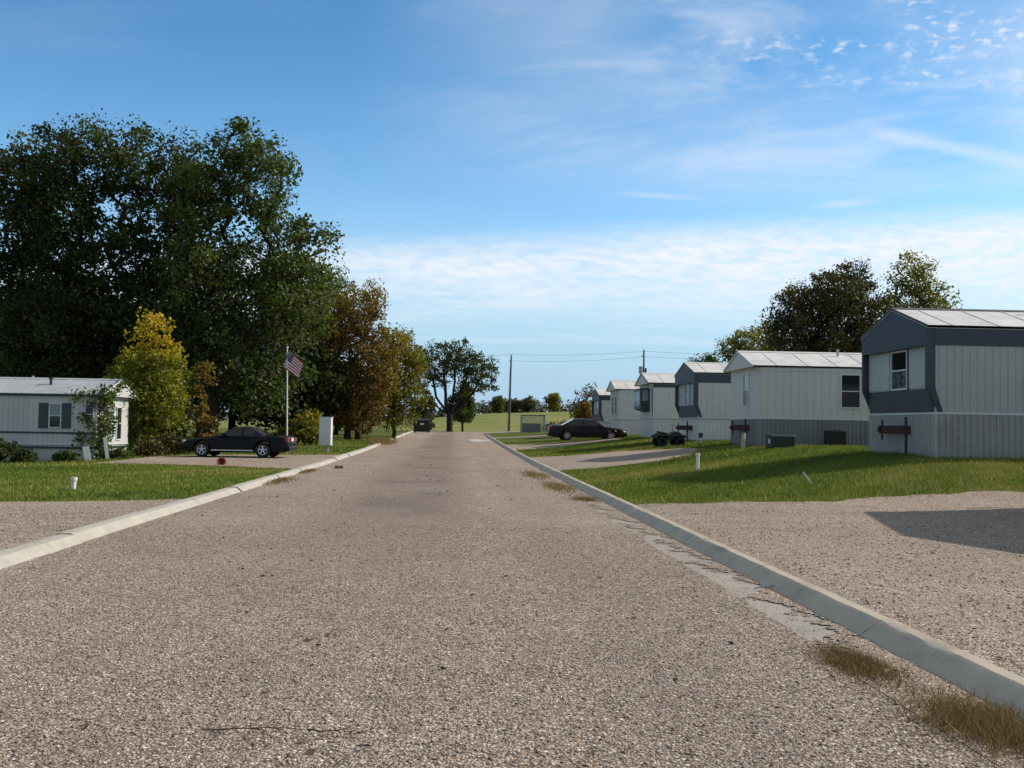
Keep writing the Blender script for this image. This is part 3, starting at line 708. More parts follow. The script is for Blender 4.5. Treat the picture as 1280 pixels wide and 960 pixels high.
make_tree('shrub', 'dark brownish shrub right behind the black dumpster', 'shrub', px2(530, 126), 126,
          [(0, 0, 2.4, 1.3, 1.0, 2.0)], 50, 80, 0.26, 0.55, 'leaf_brown', 0.1, 0.8, None, 28, bark='bark_far')
# right hand trees behind the homes
make_tree('tall_tree', 'wide dark brown-green tree behind the white-roofed home', 'tree', px2(1040, 78), 78,
          [(-0.8, 0, 10.2, 3.0, 3, 2.2), (1.4, 0, 11.2, 2.3, 2.4, 1.9), (-3.2, 0, 8.2, 2.0, 2.4, 2.2), (0.6, 0, 7.4, 3.8, 3, 3.0), (3.2, 0, 8.4, 2.3, 2, 3.0)], 330, 120, 0.19, 0.85, 'leaf_brown', 0.35, 2.4, 'trees behind the right row of homes', 31)
make_tree('tall_tree', 'lighter olive tree rising above the dark slate gable', 'tree', px2(1146, 74), 74,
          [(-0.1, 0, 12.0, 1.6, 1.7, 1.7), (0.2, 0, 9.8, 2.0, 2, 2.2), (2.1, 0, 9.6, 1.1, 1.2, 0.9), (0, 0, 6, 2.4, 2.2, 2.4)], 150, 95, 0.185, 0.75, 'leaf_gold', 0.25, 2.4, 'trees behind the right row of homes', 32)
make_tree('tall_tree', 'small golden olive tree above the white roof left end', 'tree', px2(936, 92), 92,
          [(-0.6, 0, 8.0, 2.0, 1.9, 1.3), (1.4, 0, 8.6, 1.6, 1.6, 1.3), (-0.6, 0, 5.5, 2.2, 2, 2)], 110, 95, 0.2, 0.8, 'leaf_gold', 0.2, 2, 'trees behind the right row of homes', 33)
make_tree('tall_tree', 'tiny sparse tree top over the slate-banded home roof', 'tree', px2(884, 120), 120,
          [(0, 0, 8.3, 1.7, 1.6, 1.0), (0, 0, 6.2, 1.8, 1.6, 1.6)], 60, 40, 0.28, 0.6, 'leaf_mid', 0.15, 2, 'trees behind the right row of homes', 34)
make_tree('bare_tree', 'thin half-bare brownish tree left of the farthest home', 'tree', px2(734, 100), 100,
          [(0, 0, 3.5, 1.0, 1.0, 1.0), (-0.5, 0, 2.2, 1.0, 0.9, 1.0)], 45, 18, 0.2, 0.5, 'leaf_bare', 0.12, 1.0, None, 35)
make_tree('shrub', 'rust orange bush beside the farthest home', 'shrub', px2(731, 94), 94,
          [(0, 0, 1.4, 0.75, 0.7, 1.2)], 50, 70, 0.22, 0.4, 'leaf_rust', 0.06, 0.3, None, 36)
for k, (px, yy, hh) in enumerate(((690, 118, 0.7), (703, 116, 0.8), (716, 112, 0.9))):
    make_tree('shrub', ['dry grey-brown bush nearest the wire pen', 'dry grey-brown bush in the middle of the row at the field edge', 'dry grey-brown bush nearest the rust orange bush'][k], 'shrub', px2(px, yy), yy,
              [(0, 0, hh*0.7, 0.9, 0.7, hh*0.6)], 26, 30, 0.2, 0.36, 'leaf_bare', 0.04, 0.2, 'dry bushes along the field edge', 40+k)
# far hedgerow
hx = np.linspace(-330, 420, 520); cs = []
r_ = np.random.default_rng(99)
for x in hx:
    y = 455+r_.uniform(-10, 16); base = Hs(x, y)
    hmax = 4.4+1.1*math.sin(x*0.09)+0.8*math.sin(x*0.23+1)+r_.uniform(-0.6, 1.4)
    for z in np.arange(0.8, max(2.2, hmax), 1.1): cs.append((x+r_.uniform(-1, 1), y+r_.uniform(-2, 2), base+z-0.4))
o = leaf_mesh('hedgerow', np.array(cs), 40, 0.95, 2.3, M['leaf_far'], None, seed=98); tag(o, 'far dark hedgerow of trees along the field crest', 'treeline', kind='stuff')
for k, (px, yy, hh, rr, lm, lb) in enumerate((
        (692, 440, 8.2, 3.2, 'leaf_gold', 'far round golden tree on the field crest'),
        (660, 442, 6.6, 3.4, 'leaf_fargreen', 'far pale green round tree on the field crest'),
        (622, 440, 7.4, 2.6, 'leaf_mid', 'far dark upright tree on the field crest beside the utility pole'),
        (640, 444, 6.0, 2.6, 'leaf_far', 'far low dark tree directly behind the utility pole'))):
    make_tree('far_tree', lb, 'tree', px2(px, yy), yy, [(0, 0, hh*0.55, rr, rr, hh*0.42), (0, 0, hh*0.75, rr*0.7, rr*0.7, hh*0.25)], 60, 34, 0.7, 1.2, lm, 0.3, 1.2, 'far trees along the crest', 60+k, bark='bark_far', minr=0.08)

# ------------------------------------------------------------------ mobile homes
def ribbed(mb, p0, p1, z0, z1, pitch=0.165, amp=0.055):
    p0 = Vector((*p0, 0)); p1 = Vector((*p1, 0)); L = (p1-p0).length; t = (p1-p0)/L; nrm = Vector((t.y, -t.x, 0))
    vs_ = []; s = 0.0; pts = [(0.0, 0.0)]
    while s < L-pitch:
        pts += [(s+pitch*0.55, 0), (s+pitch*0.66, amp), (s+pitch*0.84, amp), (s+pitch*0.95, 0)]; s += pitch
    pts.append((L, 0.0))
    for a, o_ in pts:
        q = p0+t*a+nrm*o_; vs_ += [(q.x, q.y, z0), (q.x, q.y, z1)]
    mb.add(vs_, [(2*i, 2*i+2, 2*i+3, 2*i+1) for i in range(len(pts)-1)])

def window(parent, plane, a0, a1, z0, z1, pos, gm, fm, bar=True, fr=0.045, out=-1, two=None):
    """plane 'x': pane faces along x at x=pos (out=-1 front); plane 'y': at y=pos facing out"""
    def bx(mb, a, b, c, e, d0, d1):
        lo, hi = sorted((pos+out*d0, pos+out*d1))
        if plane == 'x': mb.box(lo, hi, a, b, c, e)
        else: mb.box(a, b, lo, hi, c, e)
    f = MB()
    bx(f, a0-fr, a0, z0-fr, z1+fr, 0.002, 0.045); bx(f, a1, a1+fr, z0-fr, z1+fr, 0.002, 0.045)
    bx(f, a0, a1, z0-fr, z0, 0.002, 0.045); bx(f, a0, a1, z1, z1+fr, 0.002, 0.045)
    wo_ = f.build('window', fm, parent)
    zm = (z0+z1)/2
    p = MB(); bx(p, a0, a1, zm, z1, 0.003, 0.012); p.build('pane', gm, wo_)
    p = MB(); bx(p, a0, a1, z0, zm, 0.003, 0.014); p.build('pane', two or gm, wo_)
    if bar:
        b = MB(); bx(b, a0, a1, zm-0.02, zm+0.02, 0.016, 0.035); b.build('sash_bar', fm, wo_)
    return wo_

def home(name, label, X0, Yc, zg, L, w_, sk, band, eave, ridge, rz=0.0, side='side_grey', trim='slate', roofm='roof', skirt='skirt', style='band',
         group=None, hitch=True, ribs=True, near=-1):
    root = empty(name, (X0, Yc, zg), rz, label, 'mobile home', group)
    h = w_/2
    slant = style in ('band',)
    fx = 0.16 if slant else 0.0
    body = MB()
    kz = sk+0.62
    prof = [(fx+(0.06 if slant else 0), sk), (fx, kz), (fx, eave), (L, eave), (L, sk)]
    body.prism_y(prof, -h, h)
    body.build('wall', M[side], root)
    # skirting
    s = MB(); x_in = fx+(0.05 if slant else 0.02)
    if ribs:
        ribbed(s, (x_in, -h+0.0), (L, -h+0.0), -0.4, sk-0.03); ribbed(s, (L, h), (x_in, h), -0.4, sk-0.03)
        ribbed(s, (x_in, h), (x_in, -h), -0.4, sk-0.03); ribbed(s, (L, -h), (L, h), -0.4, sk-0.03)
        s.box(x_in-0.03, x_in+0.05, -h-0.03, -h+0.05, -0.4, sk-0.035)
    else:
        s.box(x_in+0.03, L-0.03, -h+0.03, h-0.03, -0.4, sk-0.03)
    s.build('skirting', M[skirt], root)
    t = MB(); t.box(x_in-0.03, L+0.03, -h-0.03, -h+0.03, sk-0.03, sk+0.015); t.box(x_in-0.03, L+0.03, h-0.03, h+0.03, sk-0.03, sk+0.015)
    t.box(x_in-0.03, x_in+0.03, -h+0.03, h-0.03, sk-0.03, sk+0.015)
    t.build('skirting_trim', M['white_trim'], root)
    # roof
    ov = 0.05; ox = 0.30 if style == 'overhang' else 0.03
    rf = MB()
    yr = h+ov; th = 0.07
    n = 46
    pts = [(-yr, eave+0.03), (0, ridge), (yr, eave+0.03), (yr, eave+0.03-th), (0, ridge-th), (-yr, eave+0.03-th)]
    rf.prism_x(pts, -ox, L+0.05)
    sm = rf
    rr = random.Random(int(X0*10+Yc))
    k = 0.6
    while k < L:
        for sg in (-1, 1):
            a, b = (sg*yr, eave+0.038), (0, ridge+0.008)
            sm.add([(k, a[0], a[1]), (k+0.05, a[0], a[1]), (k+0.05, b[0], b[1]), (k, b[0], b[1]),
                    (k+0.01, a[0], a[1]+0.007), (k+0.04, a[0], a[1]+0.007), (k+0.04, b[0], b[1]+0.007), (k+0.01, b[0], b[1]+0.007)],
                   [(4, 5, 6, 7), (0, 1, 5, 4), (1, 2, 6, 5), (3, 0, 4, 7)])
        k += rr.uniform(1.1, 1.3)
    ro = rf.build('roof', M[roofm], root)
    cap = MB(); cap.prism_x([(-0.16, ridge-0.035), (0, ridge+0.03), (0.16, ridge-0.035), (0, ridge-0.02)], -ox-0.01, L+0.06)
    cap.build('ridge_cap', M['ridge'] if style == 'band' and near == 1 else M[roofm], ro)
    v = MB(); vx = 3.6
    v.tube((vx, near*h*-0.0-0.5, ridge-0.15), (vx, -0.5, ridge+0.12), 0.05); v.build('vent_pipe', M['galv'], ro)
    # gable front
    g = MB(); gx = -0.02 if style != 'overhang' else -ox+0.02
    zb = band if style == 'band' else eave-0.02
    g.prism_x([(-h-0.012, zb), (h+0.012, zb), (h+0.012, eave-0.01), (0, ridge-th-0.01), (-h-0.012, eave-0.01)], gx, fx+0.02 if style == 'band' else 0.0)
    g.build('gable', M[trim] if style == 'band' else M[side], root)
    ed = MB()
    for sg in (-1, 1):
        ed.add([(-ox-0.025, sg*(yr+0.01), eave-0.02), (-ox-0.025, 0, ridge-0.045), (-ox-0.025, 0, ridge+0.012), (-ox-0.025, sg*(yr+0.01), eave+0.045),
                (-ox+0.0, sg*(yr+0.01), eave-0.02), (-ox+0.0, 0, ridge-0.045), (-ox+0.0, 0, ridge+0.012), (-ox+0.0, sg*(yr+0.01), eave+0.045)],
               [(0, 1, 2, 3), (7, 6, 5, 4), (0, 3, 7, 4), (0, 4, 5, 1), (3, 2, 6, 7)])
    ed.build('barge_trim', M[trim], root)
    # side bands
    b = MB()
    for sg in (-1, 1):
        y0, y1 = sorted((sg*(h+0.004), sg*(h+0.024)))
        b.box(fx+0.02 if style == 'band' else 0.0, L, y0, y1, band, eave-0.012)
    b.build('side_band', M[trim] if style == 'band' else M[side], root)
    b = MB()
    for sg in (-1, 1):
        y0, y1 = sorted((sg*(h+0.026), sg*(h+0.05)))
        b.box(-ox, L+0.04, y0, y1, eave-0.05, eave+0.022)
    b.build('drip_edge', M[roofm] if style == 'band' else M['galv'], root)
    if style == 'band':
        c = None
        for sg in (-1, 1):
            c = MB(); y0, y1 = sorted((sg*(h-0.10), sg*(h+0.012)))
            c.prism_y([(-0.02, band-0.001), (fx+0.04, band-0.001), (fx+0.04, kz), (fx+0.24, sk+0.02), (fx+0.10, sk+0.02), (-0.02, kz+0.05)], y0, y1)
            c.build('corner_trim', M[trim], root)
            c = MB(); y0, y1 = sorted((sg*(h+0.002), sg*(h+0.012)))
        # front panels and lower slate panel
        for a, b_ in ((-h+0.14, -0.70), (0.50, h-0.14)):
            p = MB(); p.box(fx-0.02, fx-0.002, a, b_, kz+0.04, band-0.002); p.build('front_panel', M['panel'], root)
            p = MB(); p.box(fx-0.035, fx-0.002, b_ if a < 0 else a-0.07, b_+0.07 if a < 0 else a, kz+0.0, band-0.002); p.build('panel_batten', M[trim], root)
        p = MB(); p.add([(fx-0.03, -h+0.1, kz), (fx-0.03, h-0.1, kz), (fx+0.03, h-0.1, sk+0.02), (fx+0.03, -h+0.1, sk+0.02),
                         (fx-0.003, -h+0.1, kz), (fx-0.003, h-0.1, kz), (fx+0.057, h-0.1, sk+0.02), (fx+0.057, -h+0.1, sk+0.02)],
                        [(0, 3, 2, 1), (4, 5, 6, 7), (0, 1, 5, 4), (2, 3, 7, 6), (0, 4, 7, 3), (1, 2, 6, 5)])
        p.build('lower_panel', M[trim], root)
        window(root, 'x', -0.58, 0.38, kz+0.06, band-0.06, fx, M['glass'], M['white_trim'], two=M['glass_curtain'])
    mt = MB(); mt.box(2.6, 2.86, -h-0.13, -h-0.03, sk+0.55, sk+0.95); mo = mt.build('meter_box', M['galv'], root) if near == 1 else None
    if hitch:
        hz = 0.66
        ht = MB(); x1 = x_in-0.02; tipx = x_in-0.52
        for sg in (-1, 1):
            a = Vector((x1+0.5, sg*1.35, 0)); b_ = Vector((tipx, sg*0.06, 0)); dd = (b_-a).normalized(); nn = Vector((-dd.y, dd.x, 0))*0.045
            q = [a+nn, b_+nn, b_-nn, a-nn]
            ht.add([(v_.x, v_.y, hz-0.11) for v_ in q]+[(v_.x, v_.y, hz+0.11) for v_ in q], [(0, 3, 2, 1), (4, 5, 6, 7), (0, 1, 5, 4), (1, 2, 6, 5), (2, 3, 7, 6), (3, 0, 4, 7)])
        ho = ht.build('hitch', M['rust'], root)
        c = MB(); c.box(tipx-0.1, tipx+0.12, -0.07, 0.07, hz-0.06, hz+0.06); c.build('coupler', M['black_metal'], ho)
        c = MB(); c.tube((tipx+0.02, 0, hz-0.28), (tipx+0.02, 0, hz+0.26), 0.03); c.build('hitch_jack', M['black_metal'], ho)
        c = MB(); c.tube((x1-0.24, -0.95, -0.1), (x1-0.24, -0.95, hz+0.34), 0.035); c.build('support_post', M['black_metal'], ho)
    return root, h, fx

GH = 'mobile homes in the right row'
ZG = 0.97
h1, hh, fx = home('mobile_home', 'nearest right home with dark slate gable and band over ribbed metal skirting', 11.97, 27.8, ZG, 17, 4.2, 1.1, 2.82, 3.3, 3.98, group=GH, near=1)
h2, hh2, _ = home('mobile_home', 'pale grey home with bright white roof and plain overhanging gable, second in the right row', 11.64, 41.1, ZG, 17, 4.2, 1.03, 2.84, 3.02, 3.72,
                  side='side_cream', trim='white_trim', skirt='skirt_dark', style='overhang', group=GH)
window(h2, 'x', -0.62, 0.1, 1.55, 2.75, 0.0, M['glass_reflect'], M['white_trim'], two=M['glass_curtain'])
window(h2, 'y', 3.15, 3.85, 1.5, 2.72, -hh2, M['glass'], M['white_trim'], out=-1, fr=0.05)
h3, _, _ = home('mobile_home', 'third home in the right row with slate blue band and window strips', 11.6, 51.9, 0.93, 17, 4.3, 1.15, 2.86, 3.33, 3.95, trim='slate2', side='side_cream', skirt='side_white', ribs=False, group=GH)
h4, hh4, _ = home('mobile_home', 'white home with green-trimmed gable and green bay window', 11.5, 61.8, 0.93, 17, 4.3, 1.2, 3.0, 3.22, 3.9, trim='green_trim', side='side_white', skirt='side_white', style='overhang', ribs=False, hitch=False, group=GH)
bm_ = MB(); bm_.prism_y([(-0.55, 1.75), (-0.55, 2.95), (-0.003, 2.95), (-0.003, 1.55)], -1.15, 1.0)
bw = bm_.build('bay_window', M['green_trim'], h4)
gb = MB(); gb.box(0.0, 17, -hh4-0.04, -hh4-0.026, 2.98, 3.16); gb.build('fascia', M['green_trim'], h4)
gb = MB(); gb.box(-0.02, -0.004, -hh4, -hh4+0.16, 1.25, 2.98); gb.build('corner_trim', M['green_trim'], h4)
pm = MB(); pm.box(-0.565, -0.552, -0.95, 0.8, 1.9, 2.8); pm.build('pane', M['glass'], bw)
pm = MB(); pm.box(-0.45, -0.1, -1.165, -1.152, 2.2, 2.85); pm.build('pane', M['glass_reflect'], bw)
h5, hh5, _ = home('mobile_home', 'plain white home with narrow steep gable, fifth in the right row', 11.5, 74.0, 0.97, 17, 4.2, 1.15, 3.0, 3.22, 3.92, side='side_white', trim='white_trim', roofm='roof', skirt='side_white', style='overhang', ribs=False, hitch=False, group=GH)
window(h5, 'x', -0.9, -0.35, 1.5, 2.7, 0.0, M['glass'], M['white_trim'])
window(h5, 'x', 0.5, 1.05, 1.5, 2.7, 0.0, M['glass'], M['white_trim'])
h6, _, _ = home('mobile_home', 'farthest home in the right row with dark slate front', 11.5, 84.1, 0.97, 17, 4.3, 1.0, 2.7, 3.08, 3.66, trim='slate2', side='side_white', skirt='side_white', ribs=False, hitch=False, group=GH)
h0, _, _ = home('mobile_home', 'home just outside the right picture edge whose shadow falls on the gravel', 12.5, 15.2, 0.2, 17, 7.2, 1.1, 2.82, 3.3, 3.98, side='side_cream', trim='white_trim', style='overhang', hitch=False, group=GH)

# left home
hl, hhl, _ = home('mobile_home', 'long pale home on the left lawn with teal shutters and vine-covered end', -14.55, 45.4, -0.22, 20, 4.2, 0.75, 2.62, 2.78, 3.5, rz=math.pi, side='side_left', trim='white_trim', roofm='roof_dull', skirt='side_left', style='overhang', ribs=False, hitch=False)
ys_ = hhl
for zz in (1.22, 0.62):
    b = MB(); b.box(0.0, 20, ys_+0.006, ys_+0.03, zz-0.035, zz+0.035); b.build('belt_stripe', M['teal'], hl)
b = MB(); b.box(-0.3, 20, ys_+0.052, ys_+0.075, 2.70, 2.80); b.build('gutter_trim', M['teal'], hl)
wl = window(hl, 'y', 1.42, 1.84, 1.45, 2.38, ys_, M['glass_reflect'], M['white_trim'], out=1, two=M['glass'])
for a in (1.0, 1.9):
    s = MB(); s.box(a, a+0.38, ys_+0.005, ys_+0.04, 1.40, 2.43)
    for zz in np.arange(1.47, 2.38, 0.075): s.box(a+0.05, a+0.33, ys_+0.0405, ys_+0.052, zz, zz+0.05)
    s.build('shutter', M['shutter'], wl)
wl2 = window(hl, 'y', 0.12, 0.42, 1.6, 2.38, ys_, M['glass'], M['white_trim'], out=1)
window(hl, 'x', -1.0, -0.45, 0.95, 2.3, 0.0, M['glass'], M['white_trim'], out=-1)
window(hl, 'x', 0.05, 0.65, 0.95, 2.3, 0.0, M['glass_reflect'], M['white_trim'], out=-1)
b = MB(); b.box(-0.03, -0.006, -hhl, hhl, 0.60, 0.66); b.build('belt_stripe', M['teal'], hl)
v = MB(); v.tube((2.3, 0.9, 3.1), (2.3, 0.9, 3.45), 0.06); v.tube((2.3, 0.9, 3.45), (2.3, 0.9, 3.5), 0.1); v.build('vent_pipe', M['black_metal'], hl)
# vine on the end wall and corner
xe = hl.location.x; yn = 45.4-hhl
r_ = np.random.default_rng(5); cs = []
for k in range(95):
    t = r_.uniform(0, 1)
    z = r_.uniform(0.15, 3.1)
    if r_.uniform() < 0.55: cs.append((xe+0.12+r_.uniform(0, 0.1), yn+abs(r_.normal(0, 0.75)), z-0.2))
    elif r_.uniform() < 0.42: cs.append((xe-abs(r_.normal(0, 0.5)), yn-0.12, z*0.95-0.2))
    else:
        q = r_.uniform(0, 4.2); cs.append((xe+0.36, yn+q, 2.62+0.75*(1-abs(q-2.1)/2.1)-0.2))
cs = np.array(cs); vroot = empty('climbing_vine', (xe+0.1, yn-0.1, -0.2), 0, 'leafy vine climbing the white end wall of the left home', 'climbing plant')
off = np.array([xe+0.1, yn-0.1, -0.2])
leaf_mesh('foliage', cs-off, 24, 0.14, 0.36, M['leaf_mid'], vroot, seed=77)
st = MB()
for k in range(7):
    p = Vector((r_.uniform(-0.3, 0.05), r_.uniform(-0.05, 0.6), 0.0))
    for q in range(6):
        p2 = p+Vector((r_.normal(0, 0.08), r_.normal(0, 0.08), 0.45)); st.tube(p, p2, 0.015, n=5, caps=False); p = p2
st.build('stem', M['bark'], vroot)

# ------------------------------------------------------------------ cars
def car(name, label, X0, Y0, rz, L, W, zroof, belt, hood, deck, cab, m, roofm, rim, wheel_r=0.32, spokes=True, conv=False):
    root = empty(name, (X0, Y0, Hs(X0, Y0)+0.03), rz, label, 'car')
    hl_, hw = L/2, W/2
    wx = (L*0.295, -L*0.275)
    tx = np.array([-hl_, -hl_+0.06, -hl_+0.35, cab[3], cab[0], hl_-0.9, hl_-0.25, hl_-0.05, hl_])
    tz = np.array([deck-0.28, deck-0.06, deck, deck+0.0, hood+0.05, hood, hood-0.10, hood-0.22, hood-0.34])
    xs_ = np.unique(np.concatenate([np.linspace(-hl_, hl_, 70)]+[np.linspace(c-wheel_r*1.2, c+wheel_r*1.2, 21) for c in wx]))
    vs_ = []; k = 14
    for x in xs_:
        zt = np.interp(x, tx, tz)
        e = max(0.0, abs(x)/hl_-0.78)/0.22
        ww = hw*(1-0.16*e**2.0)
        zb = 0.21+0.10*e**2
        for c in wx:
            dx = abs(x-c); Ra = wheel_r*1.17
            if dx < Ra: zb = max(zb, wheel_r+math.sqrt(Ra*Ra-dx*dx))
        zz = [zb, zb, zb+0.05, max(zb+0.06, 0.42), max(zb+0.07, 0.56), max(zb+0.08, zt-0.07), max(zb+0.09, zt-0.015), zt+0.02]
        yy = [0, ww*0.9, ww*0.975, ww, ww*0.99, ww*0.93, ww*0.83, 0]
        half = list(zip(yy, zz))
        loop = half + [(-a, b) for a, b in half[-2:0:-1]]
        vs_ += [(x, a, b) for a, b in loop]
    n = len(xs_); fs_ = []
    for i in range(n-1):
        for q in range(k):
            fs_.append((i*k+q, i*k+(q+1) % k, (i+1)*k+(q+1) % k, (i+1)*k+q))
    fs_ += [tuple(range(k-1, -1, -1)), tuple(range((n-1)*k, n*k))]
    body = mesh_obj('body', vs_, fs_, m, root, smooth=38)
    # greenhouse: cab = (windscreen base, roof front, roof rear, rear window base)
    def roofz(x): return np.interp(x, [cab[3], cab[2], (cab[2]+cab[1])/2, cab[1], cab[0]], [belt-0.02, zroof-0.03, zroof, zroof-0.04, belt-0.02])
    def surf(x, t, off=0.0):
        z1 = roofz(x); zb_ = belt-0.03; z = zb_+(z1-zb_)*t
        q = (z-zb_)/(zroof-zb_)
        y = hw*(0.93-0.25*q)
        return y+off, z
    xs2 = np.linspace(cab[3], cab[0], 40); vs_ = []; k = 9
    for x in xs2:
        half = [surf(x, t) for t in (0, 0.5, 0.93)]; zt = roofz(x)
        half += [(half[-1][0]*0.86, zt-0.005), (0, zt+0.015)]
        loop = half+[(-a, b) for a, b in half[-2::-1]]
        vs_ += [(x, a, b) for a, b in loop]
    fs_ = []
    for i in range(len(xs2)-1):
        for q in range(k-1): fs_.append((i*k+q, i*k+q+1, (i+1)*k+q+1, (i+1)*k+q))
    mesh_obj('roof', vs_, fs_, roofm, root, smooth=40)
    def side_glass(xa, xb, sg):
        g = MB(); nn = 12; v_ = []
        for i in range(nn+1):
            x = xa+(xb-xa)*i/nn
            for t in (0.10, 0.84):
                zl = roofz(x)
                y, z = surf(x, t, 0.008); v_.append((x, sg*y, z))
        f_ = [(2*i, 2*i+2, 2*i+3, 2*i+1) for i in range(nn)]
        g.add(v_, f_); g.build('side_window', M['car_glass'], root)
    xm = (cab[1]+cab[2])/2-0.05
    for sg in (-1, 1):
        side_glass(xm+0.05, cab[1]+(cab[0]-cab[1])*0.66, sg)
        side_glass(cab[2]+(cab[3]-cab[2])*(0.25 if conv else 0.5), xm-0.05, sg)
    for nm, xa, xb in (('windscreen', cab[0]-0.05, cab[1]+0.05), ('rear_window', cab[3]+0.08, cab[2]-0.06)):
        g = MB(); v_ = []; nn = 8
        for i in range(nn+1):
            x = xa+(xb-xa)*i/nn; zt = roofz(x)
            y, _z = surf(x, 0.93)
            for t in (-0.8, -0.4, 0, 0.4, 0.8): v_.append((x, y*t, zt+0.024-0.012*abs(t)))
        f_ = [(5*i+j, 5*i+j+1, 5*i+j+6, 5*i+j+5) for i in range(nn) for j in range(4)]
        g.add(v_, f_); g.build(nm, M['car_glass'], root, smooth=True)
    for c in wx:
        for sg in (-1, 1):
            t = MB(); y0 = sg*(hw-0.11)
            r = wheel_r
            t.lathe([(r*0.62, -0.10), (r*0.9, -0.11), (r, -0.07), (r, 0.07), (r*0.9, 0.11), (r*0.62, 0.10), (r*0.62, -0.10)], 'y', 28, (0, 0, 0))
            wh = empty('wheel', (c, y0, r)); wh.parent = root
            t.build('tyre', M['tyre'], wh, smooth=40)
            q = MB(); o_ = sg*0.09
            q.lathe([(r*0.64, sg*0.1), (r*0.56, sg*0.085), (r*0.55, sg*0.03)], 'y', 24)
            q.lathe([(0.001, sg*0.085), (r*0.13, sg*0.085), (r*0.15, sg*0.02)], 'y', 14)
            ns = 5 if spokes else 9
            for s in range(ns):
                a = 2*math.pi*s/ns+0.3
                p1 = Vector((math.cos(a)*r*0.1, o_-sg*0.02, math.sin(a)*r*0.1)); p2 = Vector((math.cos(a)*r*0.58, o_-sg*0.02, math.sin(a)*r*0.58))
                q.tube(p1, p2, r*0.12, r*0.075, n=6)
            q.build('rim', rim, wh, smooth=40)
            q = MB(); q.lathe([(0.001, sg*0.01), (r*0.62, sg*0.01)], 'y', 20); q.build('brake_disc', M['black_metal'], wh)
    for sg in (-1, 1):
        y0, y1 = sorted((sg*hw*0.46, sg*hw*0.80))
        b = MB(); b.box(hl_-0.13, hl_-0.005 if False else hl_-0.035, y0, y1, hood-0.27, hood-0.14); b.build('headlight', M['clear_lens'], root, bevel=0.02)
        y0, y1 = sorted((sg*hw*0.50, sg*hw*0.87))
        b = MB(); b.box(-hl_-0.012, -hl_+0.14, y0, y1, deck-0.26, deck-0.09); b.build('taillight', M['red_lens'], root, bevel=0.015)
        b = MB(); yy = sorted((sg*hw*0.92, sg*(hw+0.14))); b.box(cab[0]-0.42, cab[0]-0.28, yy[0], yy[1], belt-0.02, belt+0.1); b.build('mirror', m, root, bevel=0.02)
        b = MB(); yy = sorted((sg*(hw*0.985), sg*(hw+0.012)))
        b.box(wx[1]+wheel_r*1.3, wx[0]-wheel_r*1.3, yy[0], yy[1], 0.285 if conv else 0.5, 0.33 if conv else 0.53); b.build('side_strip_glint', M['chrome'] if conv else m, root)  # convertible: silver painted in for the highlight along the rocker; sedan: plain moulding
        b = MB(); yy = sorted((sg*(hw*0.97), sg*(hw+0.006))); b.box(xm-0.02, xm+0.14, yy[0], yy[1], belt-0.13, belt-0.1); b.build('door_handle', m, root)
    b = MB(); b.box(-hl_-0.07, -hl_+0.12, -hw*0.82, hw*0.82, 0.30, 0.50); b.build('rear_bumper', m, root, bevel=0.04)
    b = MB(); b.box(hl_-0.13, hl_+0.05, -hw*0.80, hw*0.80, 0.26, 0.46); b.build('front_bumper', m, root, bevel=0.04)
    b = MB(); b.box(-hl_-0.024, -hl_+0.01, -0.2, 0.2, deck-0.24, deck-0.11); b.build('licence_plate', M['plate'], root)
    return root

car('parked_car', 'black convertible with five-spoke alloy wheels on the left gravel drive', px2(300, 43.0), 43.0, math.pi-0.10, 4.66, 1.82, 1.34, 0.92, 0.86, 0.96, (0.72, 0.10, -0.75, -1.36),
    M['car_black'], M['cloth_top'], M['alloy'], 0.325, True, True).scale = (0.93, 0.93, 0.93)
car('parked_car', 'dark maroon sedan parked in front of the far right homes', px2(733, 66.5), 66.5, 0.03, 4.95, 1.86, 1.40, 0.92, 0.88, 0.98, (1.05, 0.35, -0.85, -1.75),
    M['car_maroon'], M['car_maroon'], M['hubcap'], 0.32, False, False)

# ------------------------------------------------------------------ flag
fp = empty('flagpole', (px2(359.5, 50), 50, Hs(-8, 50)), 0, 'white flagpole behind the black convertible', 'flagpole')
b = MB(); b.tube((0, 0, 0), (-0.1, 0, 4.95), 0.04, 0.028, n=10); b.build('pole', M['white'], fp)
b = MB(); b.lathe([(0.001, -0.06), (0.045, -0.04), (0.06, 0), (0.045, 0.04), (0.001, 0.06)], 'z', 12, (-0.1, 0, 5.0)); b.build('finial', M['chrome'], fp, smooth=True)
# the flag hangs from its hoist and sags down and to the right in folds
def flag_pt(s, t):     # s along the fly 0..1, t down the hoist 0..1
    fold = 0.055*math.sin(s*7.5+t*2.2)*min(1, s*3)
    x = 0.04+s*0.86-0.05*s*t-0.25*t*(1-s)*s+0.02
    z = -t*0.92-s*s*0.28-s*0.38+0.10*t*s
    return Vector((x-0.22*t, fold+0.07*math.sin(s*4), z))
nu, nv = 40, 26
vs_ = []; fs_ = []; mi = []
for j in range(nv+1):
    for i in range(nu+1):
        p = flag_pt(i/nu, j/nv); vs_.append(tuple(p))
for j in range(nv):
    for i in range(nu):
        fs_.append((j*(nu+1)+i, j*(nu+1)+i+1, (j+1)*(nu+1)+i+1, (j+1)*(nu+1)+i))
        stripe = int(j/2)
        if i < nu*0.4 and j < 14: 
            star = (i % 3 == 1 and j % 3 == 1)
            mi.append(1 if star else 2)
        else: mi.append(0 if stripe % 2 == 0 else 1)
fo = mesh_obj('flag', vs_, fs_, [M['flag_red'], M['flag_white'], M['flag_blue']], None, smooth=True)
fo.data.polygons.foreach_set('material_index', mi)
md = fo.modifiers.new('s', 'SOLIDIFY'); md.thickness = 0.006
fo.scale = (0.85, 0.85, 0.85)
fo.location = (fp.location.x-0.11, 49.95, fp.location.z+4.80)
